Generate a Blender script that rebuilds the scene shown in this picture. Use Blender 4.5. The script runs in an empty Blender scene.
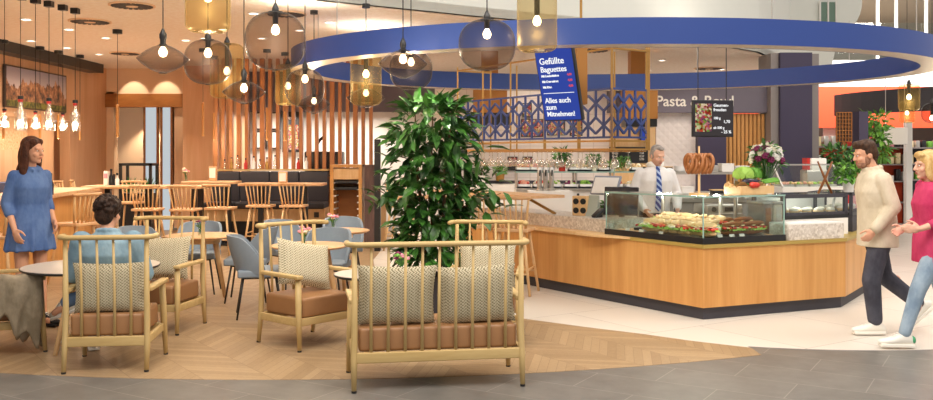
import bpy, math, random
from mathutils import Vector, Matrix, Euler
random.seed(7)
PI = math.pi
SC = bpy.context.scene
COL = SC.collection
F, CX, HY, CH = 900.0, 466.5, 154.0, 1.65      # focal length in pixels, axis column, horizon row, eye height


def P(px, py, Y):
    return Vector(((px - CX) * Y / F, Y, CH - (py - HY) * Y / F))


def FL(px, py):
    Y = CH * F / (py - HY)
    return Vector(((px - CX) * Y / F, Y, 0))


def XX(px, Y):
    return (px - CX) * Y / F


def ZZ(py, Y):
    return CH - (py - HY) * Y / F


# ---------------------------------------------------------------- mesh builder
class MB:
    def __init__(s):
        s.v = []; s.f = []; s.m = []; s.mi = 0; s.xf = None

    def add(s, vs, fs):
        o = len(s.v)
        if s.xf is not None:
            vs = [s.xf @ Vector(p) for p in vs]
        s.v += [tuple(p) for p in vs]
        s.f += [tuple(i + o for i in f) for f in fs]
        s.m += [s.mi] * len(fs)
        return s

    def box(s, c, d, rz=0, rx=0, ry=0):
        R = Euler((rx, ry, rz)).to_matrix()
        c = Vector(c)
        vs = [c + R @ Vector((x * d[0] / 2, y * d[1] / 2, z * d[2] / 2)) for x in (-1, 1) for y in (-1, 1) for z in (-1, 1)]
        return s.add(vs, [(0, 1, 3, 2), (4, 6, 7, 5), (0, 4, 5, 1), (2, 3, 7, 6), (0, 2, 6, 4), (1, 5, 7, 3)])

    def rbox(s, c, d, r=.01, k=2, rz=0, rx=0, ry=0):
        R = Euler((rx, ry, rz)).to_matrix(); c = Vector(c)
        h = [x / 2 for x in d]; r = min([r] + [x * .499 for x in h])
        A = []
        for a in h:
            L = [-a + r * (1 - math.cos(i / k * PI / 2)) if 0 else -a + r * i / k for i in range(k + 1)]
            A.append(L + [-x for x in reversed(L)])
        key = {}; vs = []; fs = []

        def vid(p):
            kk = tuple(round(x, 6) for x in p)
            if kk not in key:
                q = Vector([max(-(h[i] - r), min(h[i] - r, p[i])) for i in range(3)])
                dd = Vector(p) - q
                if dd.length > 1e-9: dd = dd.normalized() * r
                key[kk] = len(vs); vs.append(c + R @ (q + dd))
            return key[kk]
        for ax in range(3):
            u, w = (ax + 1) % 3, (ax + 2) % 3
            for sg in (-1, 1):
                for i in range(len(A[u]) - 1):
                    for j in range(len(A[w]) - 1):
                        q = []
                        for a, b in ((i, j), (i + 1, j), (i + 1, j + 1), (i, j + 1)):
                            p = [0, 0, 0]; p[ax] = sg * h[ax]; p[u] = A[u][a]; p[w] = A[w][b]; q.append(vid(p))
                        fs.append(tuple(q if sg > 0 else q[::-1]))
        return s.add(vs, fs)

    def bar(s, p0, p1, w, h=None, up=(0, 0, 1)):
        h = h or w; p0 = Vector(p0); p1 = Vector(p1); d = (p1 - p0).normalized(); up = Vector(up)
        if abs(d.dot(up)) > .98: up = Vector((0, 1, 0))
        a = d.cross(up).normalized(); b = a.cross(d)
        vs = [p + a * x * w / 2 + b * y * h / 2 for p in (p0, p1) for x, y in ((-1, -1), (1, -1), (1, 1), (-1, 1))]
        return s.add(vs, [(3, 2, 1, 0), (4, 5, 6, 7), (0, 1, 5, 4), (1, 2, 6, 5), (2, 3, 7, 6), (3, 0, 4, 7)])

    def tube(s, pts, r, n=8, closed=False, sq=1.0):
        pts = [Vector(p) for p in pts]; N = len(pts)
        rs = r if isinstance(r, (list, tuple)) else [r] * N
        vs = []; fs = []; prev = None
        for i, p in enumerate(pts):
            if closed: d = pts[(i + 1) % N] - pts[i - 1]
            else: d = pts[min(i + 1, N - 1)] - pts[max(i - 1, 0)]
            d.normalize()
            if prev is None:
                up = Vector((0, 0, 1)) if abs(d.z) < .95 else Vector((0, 1, 0))
                a = d.cross(up).normalized()
            else:
                a = (prev - d * prev.dot(d)).normalized()
            prev = a; b = a.cross(d)
            for k in range(n):
                t = 2 * PI * k / n
                vs.append(p + a * math.cos(t) * rs[i] + b * math.sin(t) * rs[i] * sq)
        for i in range(N if closed else N - 1):
            for k in range(n):
                A = i * n + k; B = i * n + (k + 1) % n; i2 = (i + 1) % N
                fs.append((A, B, i2 * n + (k + 1) % n, i2 * n + k))
        if not closed:
            fs.append(tuple(range(n))[::-1]); fs.append(tuple((N - 1) * n + k for k in range(n)))
        return s.add(vs, fs)

    def cone(s, p0, p1, r0, r1=None, n=12):
        return s.tube([p0, p1], [r0, r0 if r1 is None else r1], n)

    def lathe(s, prof, n=24, c=(0, 0, 0), sx=1, sy=1):
        c = Vector(c); vs = []; fs = []; N = len(prof)
        for r, z in prof:
            r = max(r, 1e-4)
            for k in range(n):
                t = 2 * PI * k / n
                vs.append(c + Vector((r * math.cos(t) * sx, r * math.sin(t) * sy, z)))
        for i in range(N - 1):
            for k in range(n):
                fs.append((i * n + k, i * n + (k + 1) % n, (i + 1) * n + (k + 1) % n, (i + 1) * n + k))
        if prof[0][0] > 1e-3: fs.append(tuple(range(n))[::-1])
        if prof[-1][0] > 1e-3: fs.append(tuple((N - 1) * n + k for k in range(n)))
        return s.add(vs, fs)

    def ell(s, c, r, n=14, m=9, R=None):
        c = Vector(c); r = (r, r, r) if not isinstance(r, (tuple, list)) else r
        vs = []; fs = []
        for i in range(m + 1):
            a = -PI / 2 + PI * i / m
            for k in range(n):
                t = 2 * PI * k / n
                q = Vector((r[0] * max(math.cos(a), 1e-4) * math.cos(t), r[1] * max(math.cos(a), 1e-4) * math.sin(t), r[2] * math.sin(a)))
                vs.append(c + (R @ q if R is not None else q))
        for i in range(m):
            for k in range(n):
                fs.append((i * n + k, i * n + (k + 1) % n, (i + 1) * n + (k + 1) % n, (i + 1) * n + k))
        fs.append(tuple(range(n))[::-1]); fs.append(tuple(m * n + k for k in range(n)))
        return s.add(vs, fs)

    def cap(s, p0, p1, r0, r1, n=12):
        """tapered limb with round ends"""
        p0 = Vector(p0); p1 = Vector(p1); d = (p1 - p0)
        if d.length < 1e-6: return s.ell(p0, r0, n)
        d.normalize(); pts = []; rs = []
        for a in (-80, -50, -25, 0):
            pts.append(p0 + d * r0 * math.sin(math.radians(a))); rs.append(r0 * math.cos(math.radians(a)))
        for a in (0, 25, 50, 80):
            pts.append(p1 + d * r1 * math.sin(math.radians(a))); rs.append(r1 * math.cos(math.radians(a)))
        return s.tube(pts, rs, n)

    def prism(s, poly, z0, z1):
        n = len(poly)
        vs = [(x, y, z0) for x, y in poly] + [(x, y, z1) for x, y in poly]
        A = sum(poly[i][0] * poly[(i + 1) % n][1] - poly[(i + 1) % n][0] * poly[i][1] for i in range(n))
        o = tuple(range(n)); fs = [o[::-1], tuple(i + n for i in o)] + [(i, (i + 1) % n, (i + 1) % n + n, i + n) for i in range(n)]
        if A < 0: fs = [f[::-1] for f in fs]
        return s.add(vs, fs)

    def pillow(s, c, w, h, t, R=None, n=12):
        c = Vector(c); vs = []; fs = []
        for sg in (1, -1):
            for i in range(n + 1):
                for j in range(n + 1):
                    u = -1 + 2 * i / n; v = -1 + 2 * j / n
                    k = 1 - .07 * (1 - abs(u) ** 2) * abs(v) ** 3; k2 = 1 - .07 * (1 - abs(v) ** 2) * abs(u) ** 3
                    d = sg * t / 2 * (max(0, 1 - u ** 4) * max(0, 1 - v ** 4)) ** .55
                    q = Vector((u * w / 2 * k2, d, v * h / 2 * k))
                    vs.append(c + (R @ q if R is not None else q))
        o = (n + 1) ** 2
        for b, fl in ((0, 1), (o, 0)):
            for i in range(n):
                for j in range(n):
                    q = (b + i * (n + 1) + j, b + (i + 1) * (n + 1) + j, b + (i + 1) * (n + 1) + j + 1, b + i * (n + 1) + j + 1)
                    fs.append(q[::-1] if fl else q)
        return s.add(vs, fs)

    def build(s, name, mats, parent=None, smooth=False, loc=None):
        me = bpy.data.meshes.new(name)
        me.from_pydata(s.v, [], s.f)
        if not isinstance(mats, (list, tuple)): mats = [mats]
        for m in mats: me.materials.append(m)
        if len(mats) > 1: me.polygons.foreach_set('material_index', s.m)
        if smooth:
            me.polygons.foreach_set('use_smooth', [True] * len(me.polygons))
            if smooth == 'auto':
                me.set_sharp_from_angle(angle=math.radians(38))
        me.update()
        o = bpy.data.objects.new(name, me); COL.objects.link(o)
        if parent: o.parent = parent
        if loc is not None: o.location = loc
        return o


def tag(o, label=None, cat=None, group=None, kind=None):
    if label: o['label'] = label
    if cat: o['category'] = cat
    if group: o['group'] = group
    if kind: o['kind'] = kind
    return o


def thing(name, label, cat, loc=(0, 0, 0), rz=0, group=None):
    o = bpy.data.objects.new(name, None); COL.objects.link(o)
    o.location = loc; o.rotation_euler = (0, 0, rz); o.empty_display_size = .1
    return tag(o, label, cat, group)


def struct(o):
    o['kind'] = 'structure'; return o


def dup(o, loc=None, rz=None, label=None, group=None, parent=None):
    c = o.copy(); COL.objects.link(c)
    if parent: c.parent = parent
    if loc is not None: c.location = loc
    if rz is not None: c.rotation_euler = (0, 0, rz)
    if label: c['label'] = label
    if group: c['group'] = group
    for ch in list(o.children): dup(ch, parent=c)
    return c


# ---------------------------------------------------------------- materials
def lin(c):
    if isinstance(c, str): c = tuple(int(c[i:i + 2], 16) / 255 for i in (0, 2, 4))
    return tuple(x / 12.92 if x <= .04045 else ((x + .055) / 1.055) ** 2.4 for x in c) + (1,)


class NT:
    def __init__(s, name):
        s.m = bpy.data.materials.new(name); s.m.use_nodes = True; s.t = s.m.node_tree
        s.t.nodes.clear(); s.out = s.n('ShaderNodeOutputMaterial')

    def n(s, typ, **kw):
        o = s.t.nodes.new(typ)
        for k, v in kw.items():
            if k.startswith('i_'):
                o.inputs[k[2:].replace('_', ' ')].default_value = v
            else: setattr(o, k, v)
        return o

    def l(s, a, b): s.t.links.new(a, b)

    def math(s, op, a, b=None, c=None):
        o = s.n('ShaderNodeMath', operation=op)
        for i, x in enumerate((a, b, c)):
            if x is None: continue
            if isinstance(x, (int, float)): o.inputs[i].default_value = x
            else: s.l(x, o.inputs[i])
        return o.outputs[0]

    def ramp(s, fac, stops):
        r = s.n('ShaderNodeValToRGB'); e = r.color_ramp.elements
        while len(e) < len(stops): e.new(.5)
        for i, (p, c) in enumerate(stops): e[i].position = p; e[i].color = lin(c)
        s.l(fac, r.inputs[0]); return r.outputs[0]

    def mix(s, fac, a, b, mode='MIX'):
        o = s.n('ShaderNodeMix', data_type='RGBA', blend_type=mode)
        for i, x in ((0, fac), (6, a), (7, b)):
            if isinstance(x, (int, float)): o.inputs[i].default_value = x
            elif isinstance(x, str): o.inputs[i].default_value = lin(x)
            elif isinstance(x, tuple): o.inputs[i].default_value = x
            else: s.l(x, o.inputs[i])
        return o.outputs[2]

    def coord(s, scale=(1, 1, 1), rot=(0, 0, 0), world=False):
        if world: src = s.n('ShaderNodeNewGeometry').outputs['Position']
        else: src = s.n('ShaderNodeTexCoord').outputs['Object']
        mp = s.n('ShaderNodeMapping'); mp.inputs['Scale'].default_value = scale; mp.inputs['Rotation'].default_value = rot
        s.l(src, mp.inputs[0]); return mp.outputs[0]

    def noise(s, vec, scale, detail=3, rough=.55, dist=0):
        o = s.n('ShaderNodeTexNoise'); o.inputs['Scale'].default_value = scale; o.inputs['Detail'].default_value = detail
        o.inputs['Roughness'].default_value = rough; o.inputs['Distortion'].default_value = dist
        s.l(vec, o.inputs['Vector']); return o.outputs['Fac']

    def bsdf(s, col, rough=.5, metal=0, spec=.5, bump=None, bs=.3, bd=.01, **kw):
        b = s.n('ShaderNodeBsdfPrincipled')
        if isinstance(col, (str,)): b.inputs['Base Color'].default_value = lin(col)
        elif isinstance(col, tuple): b.inputs['Base Color'].default_value = col
        else: s.l(col, b.inputs['Base Color'])
        if isinstance(rough, (int, float)): b.inputs['Roughness'].default_value = rough
        else: s.l(rough, b.inputs['Roughness'])
        b.inputs['Metallic'].default_value = metal
        b.inputs['Specular IOR Level'].default_value = spec
        for k, v in kw.items(): b.inputs[k.replace('_', ' ')].default_value = v
        if bump is not None:
            u = s.n('ShaderNodeBump'); u.inputs['Strength'].default_value = bs; u.inputs['Distance'].default_value = bd
            s.l(bump, u.inputs['Height']); s.l(u.outputs[0], b.inputs['Normal'])
        s.l(b.outputs[0], s.out.inputs[0]); s.b = b
        return s.m


def plain(name, col, rough=.5, metal=0, spec=.5, var=.06, sc=6, **kw):
    t = NT(name); c = t.coord()
    f = t.noise(c, sc)
    hs = t.n('ShaderNodeHueSaturation'); hs.inputs['Color'].default_value = lin(col)
    v = t.math('MULTIPLY_ADD', f, var * 2, 1 - var); t.l(v, hs.inputs['Value'])
    return t.bsdf(hs.outputs[0], rough, metal, spec, **kw)


def wood(name, a, b, scale=(1, 1, 1), rough=.45, k=9, spec=.35):
    """grain runs along the axis with the small scale"""
    t = NT(name); c = t.coord(scale)
    f = t.noise(c, k, 4, .6, .6); g = t.noise(c, k * 5, 2)
    m = t.math('ADD', t.math('MULTIPLY', f, .75), t.math('MULTIPLY', g, .25))
    return t.bsdf(t.ramp(m, [(.3, a), (.7, b)]), rough, 0, spec, bump=g, bs=.08)


def emit(name, col, s):
    t = NT(name); e = t.n('ShaderNodeEmission'); e.inputs[0].default_value = lin(col); e.inputs[1].default_value = s
    t.l(e.outputs[0], t.out.inputs[0]); return t.m


def glassy(name, col='ffffff', base=.06, edge=.5, rough=.05, gl='ffffff'):
    """clear sheet: see-through with a stronger sheen at grazing angles"""
    t = NT(name)
    tr = t.n('ShaderNodeBsdfTransparent'); tr.inputs[0].default_value = lin(col)
    g = t.n('ShaderNodeBsdfGlossy'); g.inputs[0].default_value = lin(gl); g.inputs['Roughness'].default_value = rough
    lw = t.n('ShaderNodeLayerWeight'); lw.inputs[0].default_value = .5
    f = t.math('MULTIPLY_ADD', t.math('POWER', lw.outputs['Facing'], 3), edge, base)
    mx = t.n('ShaderNodeMixShader'); t.l(f, mx.inputs[0]); t.l(tr.outputs[0], mx.inputs[1]); t.l(g.outputs[0], mx.inputs[2])
    t.l(mx.outputs[0], t.out.inputs[0]); return t.m


def mesh_cloth(name, col, tint, base, edge):
    """fine wire mesh: holes let light through, wires are metal"""
    t = NT(name)
    tr = t.n('ShaderNodeBsdfTransparent'); tr.inputs[0].default_value = lin(tint)
    b = t.n('ShaderNodeBsdfPrincipled'); b.inputs['Base Color'].default_value = lin(col)
    b.inputs['Metallic'].default_value = .55; b.inputs['Roughness'].default_value = .38
    lw = t.n('ShaderNodeLayerWeight'); lw.inputs[0].default_value = .5
    w = t.n('ShaderNodeTexWave'); w.inputs['Scale'].default_value = 30; w.inputs['Distortion'].default_value = 2
    t.l(t.coord((1, 1, 1), (0, .7, .5)), w.inputs['Vector'])
    f = t.math('MULTIPLY_ADD', t.math('POWER', lw.outputs['Facing'], 3.5), edge, base)
    f = t.math('MULTIPLY', f, t.math('MULTIPLY_ADD', w.outputs['Fac'], .5, .75))
    mx = t.n('ShaderNodeMixShader'); t.l(f, mx.inputs[0]); t.l(tr.outputs[0], mx.inputs[1]); t.l(b.outputs[0], mx.inputs[2])
    t.l(mx.outputs[0], t.out.inputs[0]); return t.m


M = {}
M['oak'] = wood('pale_ash_wood', 'b3965f', 'cbb07c', (1, 1, .12))
M['oakx'] = wood('pale_ash_wood_rail', 'b3965f', 'cbb07c', (.12, 1, 1))
M['oakw'] = wood('warm_oak_wood', 'd3a670', 'e8c595', (1, 1, .15))
M['oakt'] = wood('warm_oak_tabletop', 'd3a06c', 'e8c198', (.15, 1, 1))
M['panel'] = wood('oak_counter_front', 'bf8444', 'dca665', (1, 1, .06), .4, 5)
M['slat'] = wood('orange_oak_slats', 'a5683a', 'c4875a', (1, 1, .08), .5)
M['wallwood'] = wood('orange_wood_wall', 'd3a076', 'e2b791', (1, 1, .08), .5, 5)
M['brownwood'] = wood('brown_wood', '8a5426', 'a56a34', (.2, 1, 1))
M['rough_post'] = wood('weathered_wood', '4a3a38', '7d6560', (1, 1, .1), .8)
M['leather'] = plain('tan_leather', '996e47', .45, sc=14, var=.08)
M['black'] = plain('black_metal', '1c1a1a', .4)
M['blackp'] = plain('black_plastic', '222224', .35)
M['charcoal'] = plain('charcoal_upholstery', '38353c', .6)
M['greyfab'] = plain('blue_grey_upholstery', '8492a0', .75, var=.08, sc=40)
M['steel'] = plain('brushed_steel', 'c9c4bd', .3, .85)
M['brass'] = plain('brass', 'b58a4c', .35, .7)
M['white'] = plain('white_paint', 'eeeae4', .5, var=.02)
M['whitec'] = plain('white_ceramic', 'f2f0ec', .2, var=.02)
M['fascia'] = plain('white_fascia_paint', 'e6e8e0', .6, var=.02)
M['plaster'] = plain('peach_plaster', 'e6c4a2', .8, var=.03)
M['ringblue'] = plain('blue_lacquer', '2a4488', .35, var=.03)
M['ringunder'] = plain('pale_ring_underside', 'c9bcae', .4, .3)
M['latblue'] = plain('navy_steel', '2f427c', .45)
M['purple'] = plain('dark_violet_paint', '3f3852', .6, var=.03)
M['mauve'] = plain('grey_mauve_paint', '716a76', .6, var=.03)
M['greypil'] = plain('grey_pillar_paint', '8f8784', .6)
M['red'] = plain('orange_red_paint', 'e0512c', .55)
M['darkgrey'] = plain('dark_grey_panel', '3d3b42', .6)
M['blue'] = plain('blue_panel', '2b3f78', .6)
M['glass'] = glassy('clear_glass', 'f2f7f5', .04, .45)
M['glassedge'] = plain('green_glass_edge', '8fb0a6', .15)
M['bottleglass'] = glassy('bottle_glass', 'f6f2ea', .3, .6, .15)
M['goldmesh'] = mesh_cloth('gold_wire_mesh', 'b39c66', 'f3ead4', .1, .55)
M['greymesh'] = mesh_cloth('grey_wire_mesh', '3a3535', 'e6e0dc', .08, .9)
M['bulb'] = emit('warm_bulb', 'ffe6b8', 10)
M['bulb_soft'] = emit('soft_bottle_bulb', 'ffecd0', 4)
M['downlight'] = emit('downlight_glow', 'fff4e0', 9)
M['leaf'] = None
M['stem'] = plain('brown_stem', '6a4f34', .8)
M['soil'] = plain('potting_soil', '3a2a20', .9)
M['kraft'] = plain('kraft_paper', 'c79c66', .8)
M['pink'] = plain('pink_petals', 'e79aa8', .6)
M['magenta'] = plain('magenta_petals', '7c1f52', .6)
M['cream'] = plain('cream_petals', 'f1ead0', .6)
M['green'] = plain('fresh_green_leaf', '6aa53a', .6, var=.2)
M['dkgreen'] = plain('dark_green_leaf', '3c6e2c', .6, var=.2)
M['bread'] = plain('baked_crust', 'e0bb86', .6, var=.2, sc=20)
M['bread2'] = plain('dark_pretzel_crust', '935a2c', .5, var=.2, sc=20)
M['lettuce'] = plain('lettuce', '9cc455', .6, var=.25, sc=30)
M['tomato'] = plain('tomato_red', 'cc3a2a', .35)
M['ham'] = plain('ham_pink', 'e3a48e', .5)
M['egg'] = plain('aubergine', '2a2030', .25)
M['cheese'] = plain('cheese_cream', 'f1dfae', .5)
M['pastry'] = plain('sugared_pastry', 'f4ead8', .7, var=.06, sc=20)
M['paper'] = plain('white_paper', 'f4f1ea', .7, var=.02)
M['red_lid'] = plain('red_plastic', 'c8302a', .35)
M['brownbox'] = plain('golden_brown_panel', 'a8702c', .5)
M['inkwhite'] = plain('white_lettering', 'f7f2e8', .6, var=.01)
M['text_lit'] = emit('lit_screen_text', 'ffffff', 1.1)
M['text_red'] = emit('lit_screen_price', 'e0566a', 1.0)
M['text_sign'] = emit('lit_sign_letters', 'fbe6cf', 1.0)
M['screenblue'] = emit('lit_blue_screen', '3a4fae', .9)
M['screen_dark'] = plain('dark_display', '2f2b30', .2)
M['screen_pale'] = plain('pale_display_back', '8d93a0', .3)


def leafmat(name, a, b):
    t = NT(name); f = t.noise(t.coord(), 7, 2)
    m = t.bsdf(t.ramp(f, [(.35, a), (.65, b)]), .35, 0, .5)
    return m


M['leaf'] = leafmat('glossy_ficus_leaf', '1d4219', '44782e')
M['leaf2'] = leafmat('herb_leaf', '3f7d24', '86bb4a')
M['leaf3'] = leafmat('deep_ivy_leaf', '25501f', '5b9440')


def pattern_fabric():
    t = NT('woven_olive_cream_fabric'); c = t.coord((1, 1, 1))
    sp = t.n('ShaderNodeSeparateXYZ'); t.l(c, sp.inputs[0])
    S = 44
    u = t.math('MULTIPLY', sp.outputs[0], S); v = t.math('MULTIPLY', sp.outputs[2], S)
    z = t.math('PINGPONG', v, .5)
    w = t.math('FRACT', t.math('ADD', u, t.math('MULTIPLY', z, 1.8)))
    line = t.math('LESS_THAN', t.math('ABSOLUTE', t.math('SUBTRACT', w, .5)), .22)
    h = t.math('LESS_THAN', t.math('FRACT', t.math('ADD', v, t.math('MULTIPLY', u, .5))), .3)
    k = t.math('MAXIMUM', t.math('MULTIPLY', line, .9), t.math('MULTIPLY', h, .55))
    return t.bsdf(t.ramp(k, [(.0, '857c60'), (1, 'd9cfb4')]), .85, 0, .2)


M['pattern'] = pattern_fabric()


def floor_tile():
    t = NT('grey_stone_tile'); c = t.coord((1, 1, 1), (0, 0, .55), True)
    br = t.n('ShaderNodeTexBrick'); t.l(c, br.inputs['Vector'])
    br.inputs['Scale'].default_value = 1; br.inputs['Brick Width'].default_value = .9; br.inputs['Row Height'].default_value = .45
    br.inputs['Mortar Size'].default_value = .004
    br.inputs['Color1'].default_value = lin('706c67'); br.inputs['Color2'].default_value = lin('63605c'); br.inputs['Mortar'].default_value = lin('979189')
    n = t.noise(c, 5, 6, .65)
    col = t.mix(.35, br.outputs[0], t.ramp(n, [(.3, '545049'), (.7, '87837b')]))
    return t.bsdf(col, .38, 0, .5)


def floor_white():
    t = NT('pale_stone_tile'); c = t.coord((1, 1, 1), (0, 0, -.58), True)
    br = t.n('ShaderNodeTexBrick'); t.l(c, br.inputs['Vector'])
    br.inputs['Scale'].default_value = 1; br.inputs['Brick Width'].default_value = 1.2; br.inputs['Row Height'].default_value = 1.2
    br.inputs['Mortar Size'].default_value = .004; br.offset = .5
    br.inputs['Color1'].default_value = lin('dcd5ca'); br.inputs['Color2'].default_value = lin('d7cfc3'); br.inputs['Mortar'].default_value = lin('a0958a')
    return t.bsdf(br.outputs[0], .35, 0, .5)


def floor_chevron():
    t = NT('oak_chevron_floor'); c = t.coord((1, 1, 1), (0, 0, .95), True)
    sp = t.n('ShaderNodeSeparateXYZ'); t.l(c, sp.inputs[0])
    x = t.math('ADD', sp.outputs[0], 20.1); y = t.math('ADD', sp.outputs[1], 20.0)
    W, w = .42, .1
    pp = t.math('PINGPONG', y, W)
    s = t.math('DIVIDE', t.math('ADD', x, pp), w)
    idx = t.math('FLOOR', s); band = t.math('FLOOR', t.math('DIVIDE', y, W))
    rnd = t.n('ShaderNodeTexWhiteNoise', noise_dimensions='2D')
    cb = t.n('ShaderNodeCombineXYZ'); t.l(idx, cb.inputs[0]); t.l(band, cb.inputs[1]); t.l(cb.outputs[0], rnd.inputs['Vector'])
    fr = t.math('FRACT', s); gap = t.math('LESS_THAN', fr, .045)
    fb = t.math('FRACT', t.math('DIVIDE', y, W)); gap2 = t.math('LESS_THAN', fb, .012)
    g = t.math('MAXIMUM', gap, gap2)
    gr = t.noise(c, 34, 4, .65, .8)
    v = t.math('ADD', t.math('MULTIPLY', rnd.outputs[0], .4), t.math('MULTIPLY', gr, .6))
    col = t.ramp(v, [(.15, '8d7354'), (.85, 'b09572')])
    return t.bsdf(t.mix(t.math('MULTIPLY', g, .6), col, '6a5038'), .42, 0, .4)


def terrazzo():
    t = NT('terrazzo_stone'); v = t.n('ShaderNodeTexVoronoi'); v.inputs['Scale'].default_value = 45; t.l(t.coord(), v.inputs['Vector'])
    n = t.noise(t.coord(), 30, 3)
    col = t.mix(.5, t.ramp(v.outputs['Color'], [(.2, 'b3a698'), (.5, 'd6ccc0'), (.8, 'f2ebe1')]), t.ramp(n, [(.35, 'bfb3a6'), (.65, 'e2d9cf')]))
    return t.bsdf(col, .3)


def tilewall():
    t = NT('white_wall_tile'); c = t.coord((1, 1, 1), (PI / 2, 0, 0), True)
    br = t.n('ShaderNodeTexBrick'); t.l(c, br.inputs['Vector']); br.inputs['Scale'].default_value = 1
    br.inputs['Brick Width'].default_value = .3; br.inputs['Row Height'].default_value = .3; br.inputs['Mortar Size'].default_value = .006; br.offset = 0
    br.inputs['Color1'].default_value = lin('efe6e0'); br.inputs['Color2'].default_value = lin('eae0da'); br.inputs['Mortar'].default_value = lin('d6cac3')
    return t.bsdf(br.outputs[0], .4)


def diamond_panel():
    t = NT('quilted_white_panel'); c = t.coord((1, 1, 1))
    sp = t.n('ShaderNodeSeparateXYZ'); t.l(c, sp.inputs[0])
    a = t.math('PINGPONG', t.math('MULTIPLY', t.math('ADD', sp.outputs[0], sp.outputs[2]), 6), .5)
    b = t.math('PINGPONG', t.math('MULTIPLY', t.math('SUBTRACT', sp.outputs[0], sp.outputs[2]), 6), .5)
    h = t.math('MINIMUM', a, b)
    return t.bsdf('ece4e0', .5, bump=h, bs=.5, bd=.03)


def perforated():
    t = NT('peach_acoustic_ceiling'); c = t.coord((1, 1, 1), (0, 0, 0), True)
    n = t.noise(c, 14, 2, .7)
    return t.bsdf(t.ramp(n, [(.4, 'efe0cf'), (.6, 'f5eadd')]), .85, 0, .2)


def stonelit():
    t = NT('rough_stone_render'); n = t.noise(t.coord(), 25, 4, .7)
    return t.bsdf(t.ramp(n, [(.3, 'b98f66'), (.7, 'ecd0a8')]), .9, bump=n, bs=.6)


M['tile'] = floor_tile(); M['pale'] = floor_white(); M['chev'] = floor_chevron(); M['terr'] = terrazzo()
M['tilewall'] = tilewall(); M['quilt'] = diamond_panel(); M['ceil'] = perforated(); M['stone'] = stonelit()


def mountain():
    """framed landscape print, drawn with noise in the picture's own plane"""
    t = NT('mountain_print'); c = t.coord()
    sp = t.n('ShaderNodeSeparateXYZ'); t.l(c, sp.inputs[0])
    u, v = sp.outputs[1], sp.outputs[2]      # along the wall, up
    cb = t.n('ShaderNodeCombineXYZ'); t.l(u, cb.inputs[0])
    r1 = t.noise(cb.outputs[0], 2.1, 5, .6)
    hump = t.math('MULTIPLY', t.math('POWER', u, 2), -.12)
    ridge = t.math('ADD', t.math('MULTIPLY_ADD', r1, 1.1, -.42), hump)
    rock = t.math('LESS_THAN', v, ridge)
    n = t.noise(t.coord((1, 1, .8)), 7, 6, .75)
    rc = t.ramp(n, [(.38, '3a2a28'), (.52, '9a6a4c'), (.66, 'd9a880')])
    sky = t.ramp(t.math('MULTIPLY_ADD', v, 1.4, .5), [(.2, 'd9c6be'), (.9, '9a93a2')])
    gr = t.ramp(t.noise(c, 14, 3), [(.4, '3a3a1c'), (.6, '7f7a34')])
    col = t.mix(rock, sky, rc)
    low = t.math('LESS_THAN', t.math('ADD', v, t.math('MULTIPLY', r1, .06)), -.2)
    return t.bsdf(t.mix(low, col, gr), .5)


def foodphoto(name, sc=12, lit=True):
    t = NT(name); v = t.n('ShaderNodeTexVoronoi'); v.inputs['Scale'].default_value = sc; t.l(t.coord(), v.inputs['Vector'])
    sp = t.n('ShaderNodeSeparateColor'); t.l(v.outputs['Color'], sp.inputs[0])
    c = t.ramp(sp.outputs[0], [(0, '5d2a1c'), (.2, 'c9402e'), (.4, '6a9a3a'), (.6, 'e8d9b0'), (.8, 'b04a6a'), (1, '34424e')])
    if not lit: return t.bsdf(c, .5)
    e = t.n('ShaderNodeEmission'); t.l(c, e.inputs[0]); e.inputs[1].default_value = .9
    t.l(e.outputs[0], t.out.inputs[0]); return t.m


M['mountain'] = mountain(); M['food'] = foodphoto('food_photo', 34); M['food2'] = foodphoto('pasta_photo', 40, False); M['food3'] = foodphoto('snack_photo', 55, False)


def fabric(name, a, b, sc=9, rough=.85):
    t = NT(name); n = t.noise(t.coord((1, 1, .6)), sc, 4, .6)
    return t.bsdf(t.ramp(n, [(.35, a), (.65, b)]), rough, 0, .2, bump=n, bs=.5, bd=.03)


def text(body, size, mat, parent, mw, name='lettering', ax='LEFT', ext=.002, bold=0, sx=1):
    cu = bpy.data.curves.new('txt', 'FONT'); cu.body = body; cu.size = size; cu.align_x = ax; cu.extrude = ext; cu.offset = bold
    o = bpy.data.objects.new('txt', cu); COL.objects.link(o)
    bpy.context.view_layer.update()
    me = bpy.data.meshes.new_from_object(o.evaluated_get(bpy.context.evaluated_depsgraph_get()))
    bpy.data.objects.remove(o)
    me.transform(mw @ Matrix.Diagonal((sx, 1, 1, 1))); me.materials.clear(); me.materials.append(mat); me.name = name
    ob = bpy.data.objects.new(name, me); COL.objects.link(ob); ob.parent = parent
    return ob


UPRIGHT = Matrix.Rotation(PI / 2, 4, 'X')      # text standing, facing the -Y side
ORD = ['first', 'second', 'third', 'fourth', 'fifth', 'sixth', 'seventh', 'eighth', 'ninth', 'tenth', 'eleventh', 'twelfth',
       'thirteenth', 'fourteenth', 'fifteenth', 'sixteenth', 'seventeenth', 'eighteenth', 'nineteenth', 'twentieth', 'twenty-first', 'twenty-second', 'twenty-third', 'twenty-fourth']
# ================================================================ setting
def sbox(name, c, d, m, rz=0):
    return struct(MB().box(c, d, rz).build(name, m))


def span(name, x0, x1, y0, y1, z0, z1, m):
    return sbox(name, ((x0 + x1) / 2, (y0 + y1) / 2, (z0 + z1) / 2), (x1 - x0, y1 - y0, z1 - z0), m)


H = 3.5
struct(MB().prism([(-16, 0), (16, 0), (16, 32), (-16, 32)], -.1, 0).build('floor', M['tile']))


def arc(cx, cy, r, a0, a1, n):
    return [(cx + r * math.cos(math.radians(a0 + (a1 - a0) * i / n)), cy + r * math.sin(math.radians(a0 + (a1 - a0) * i / n))) for i in range(n + 1)]


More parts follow.
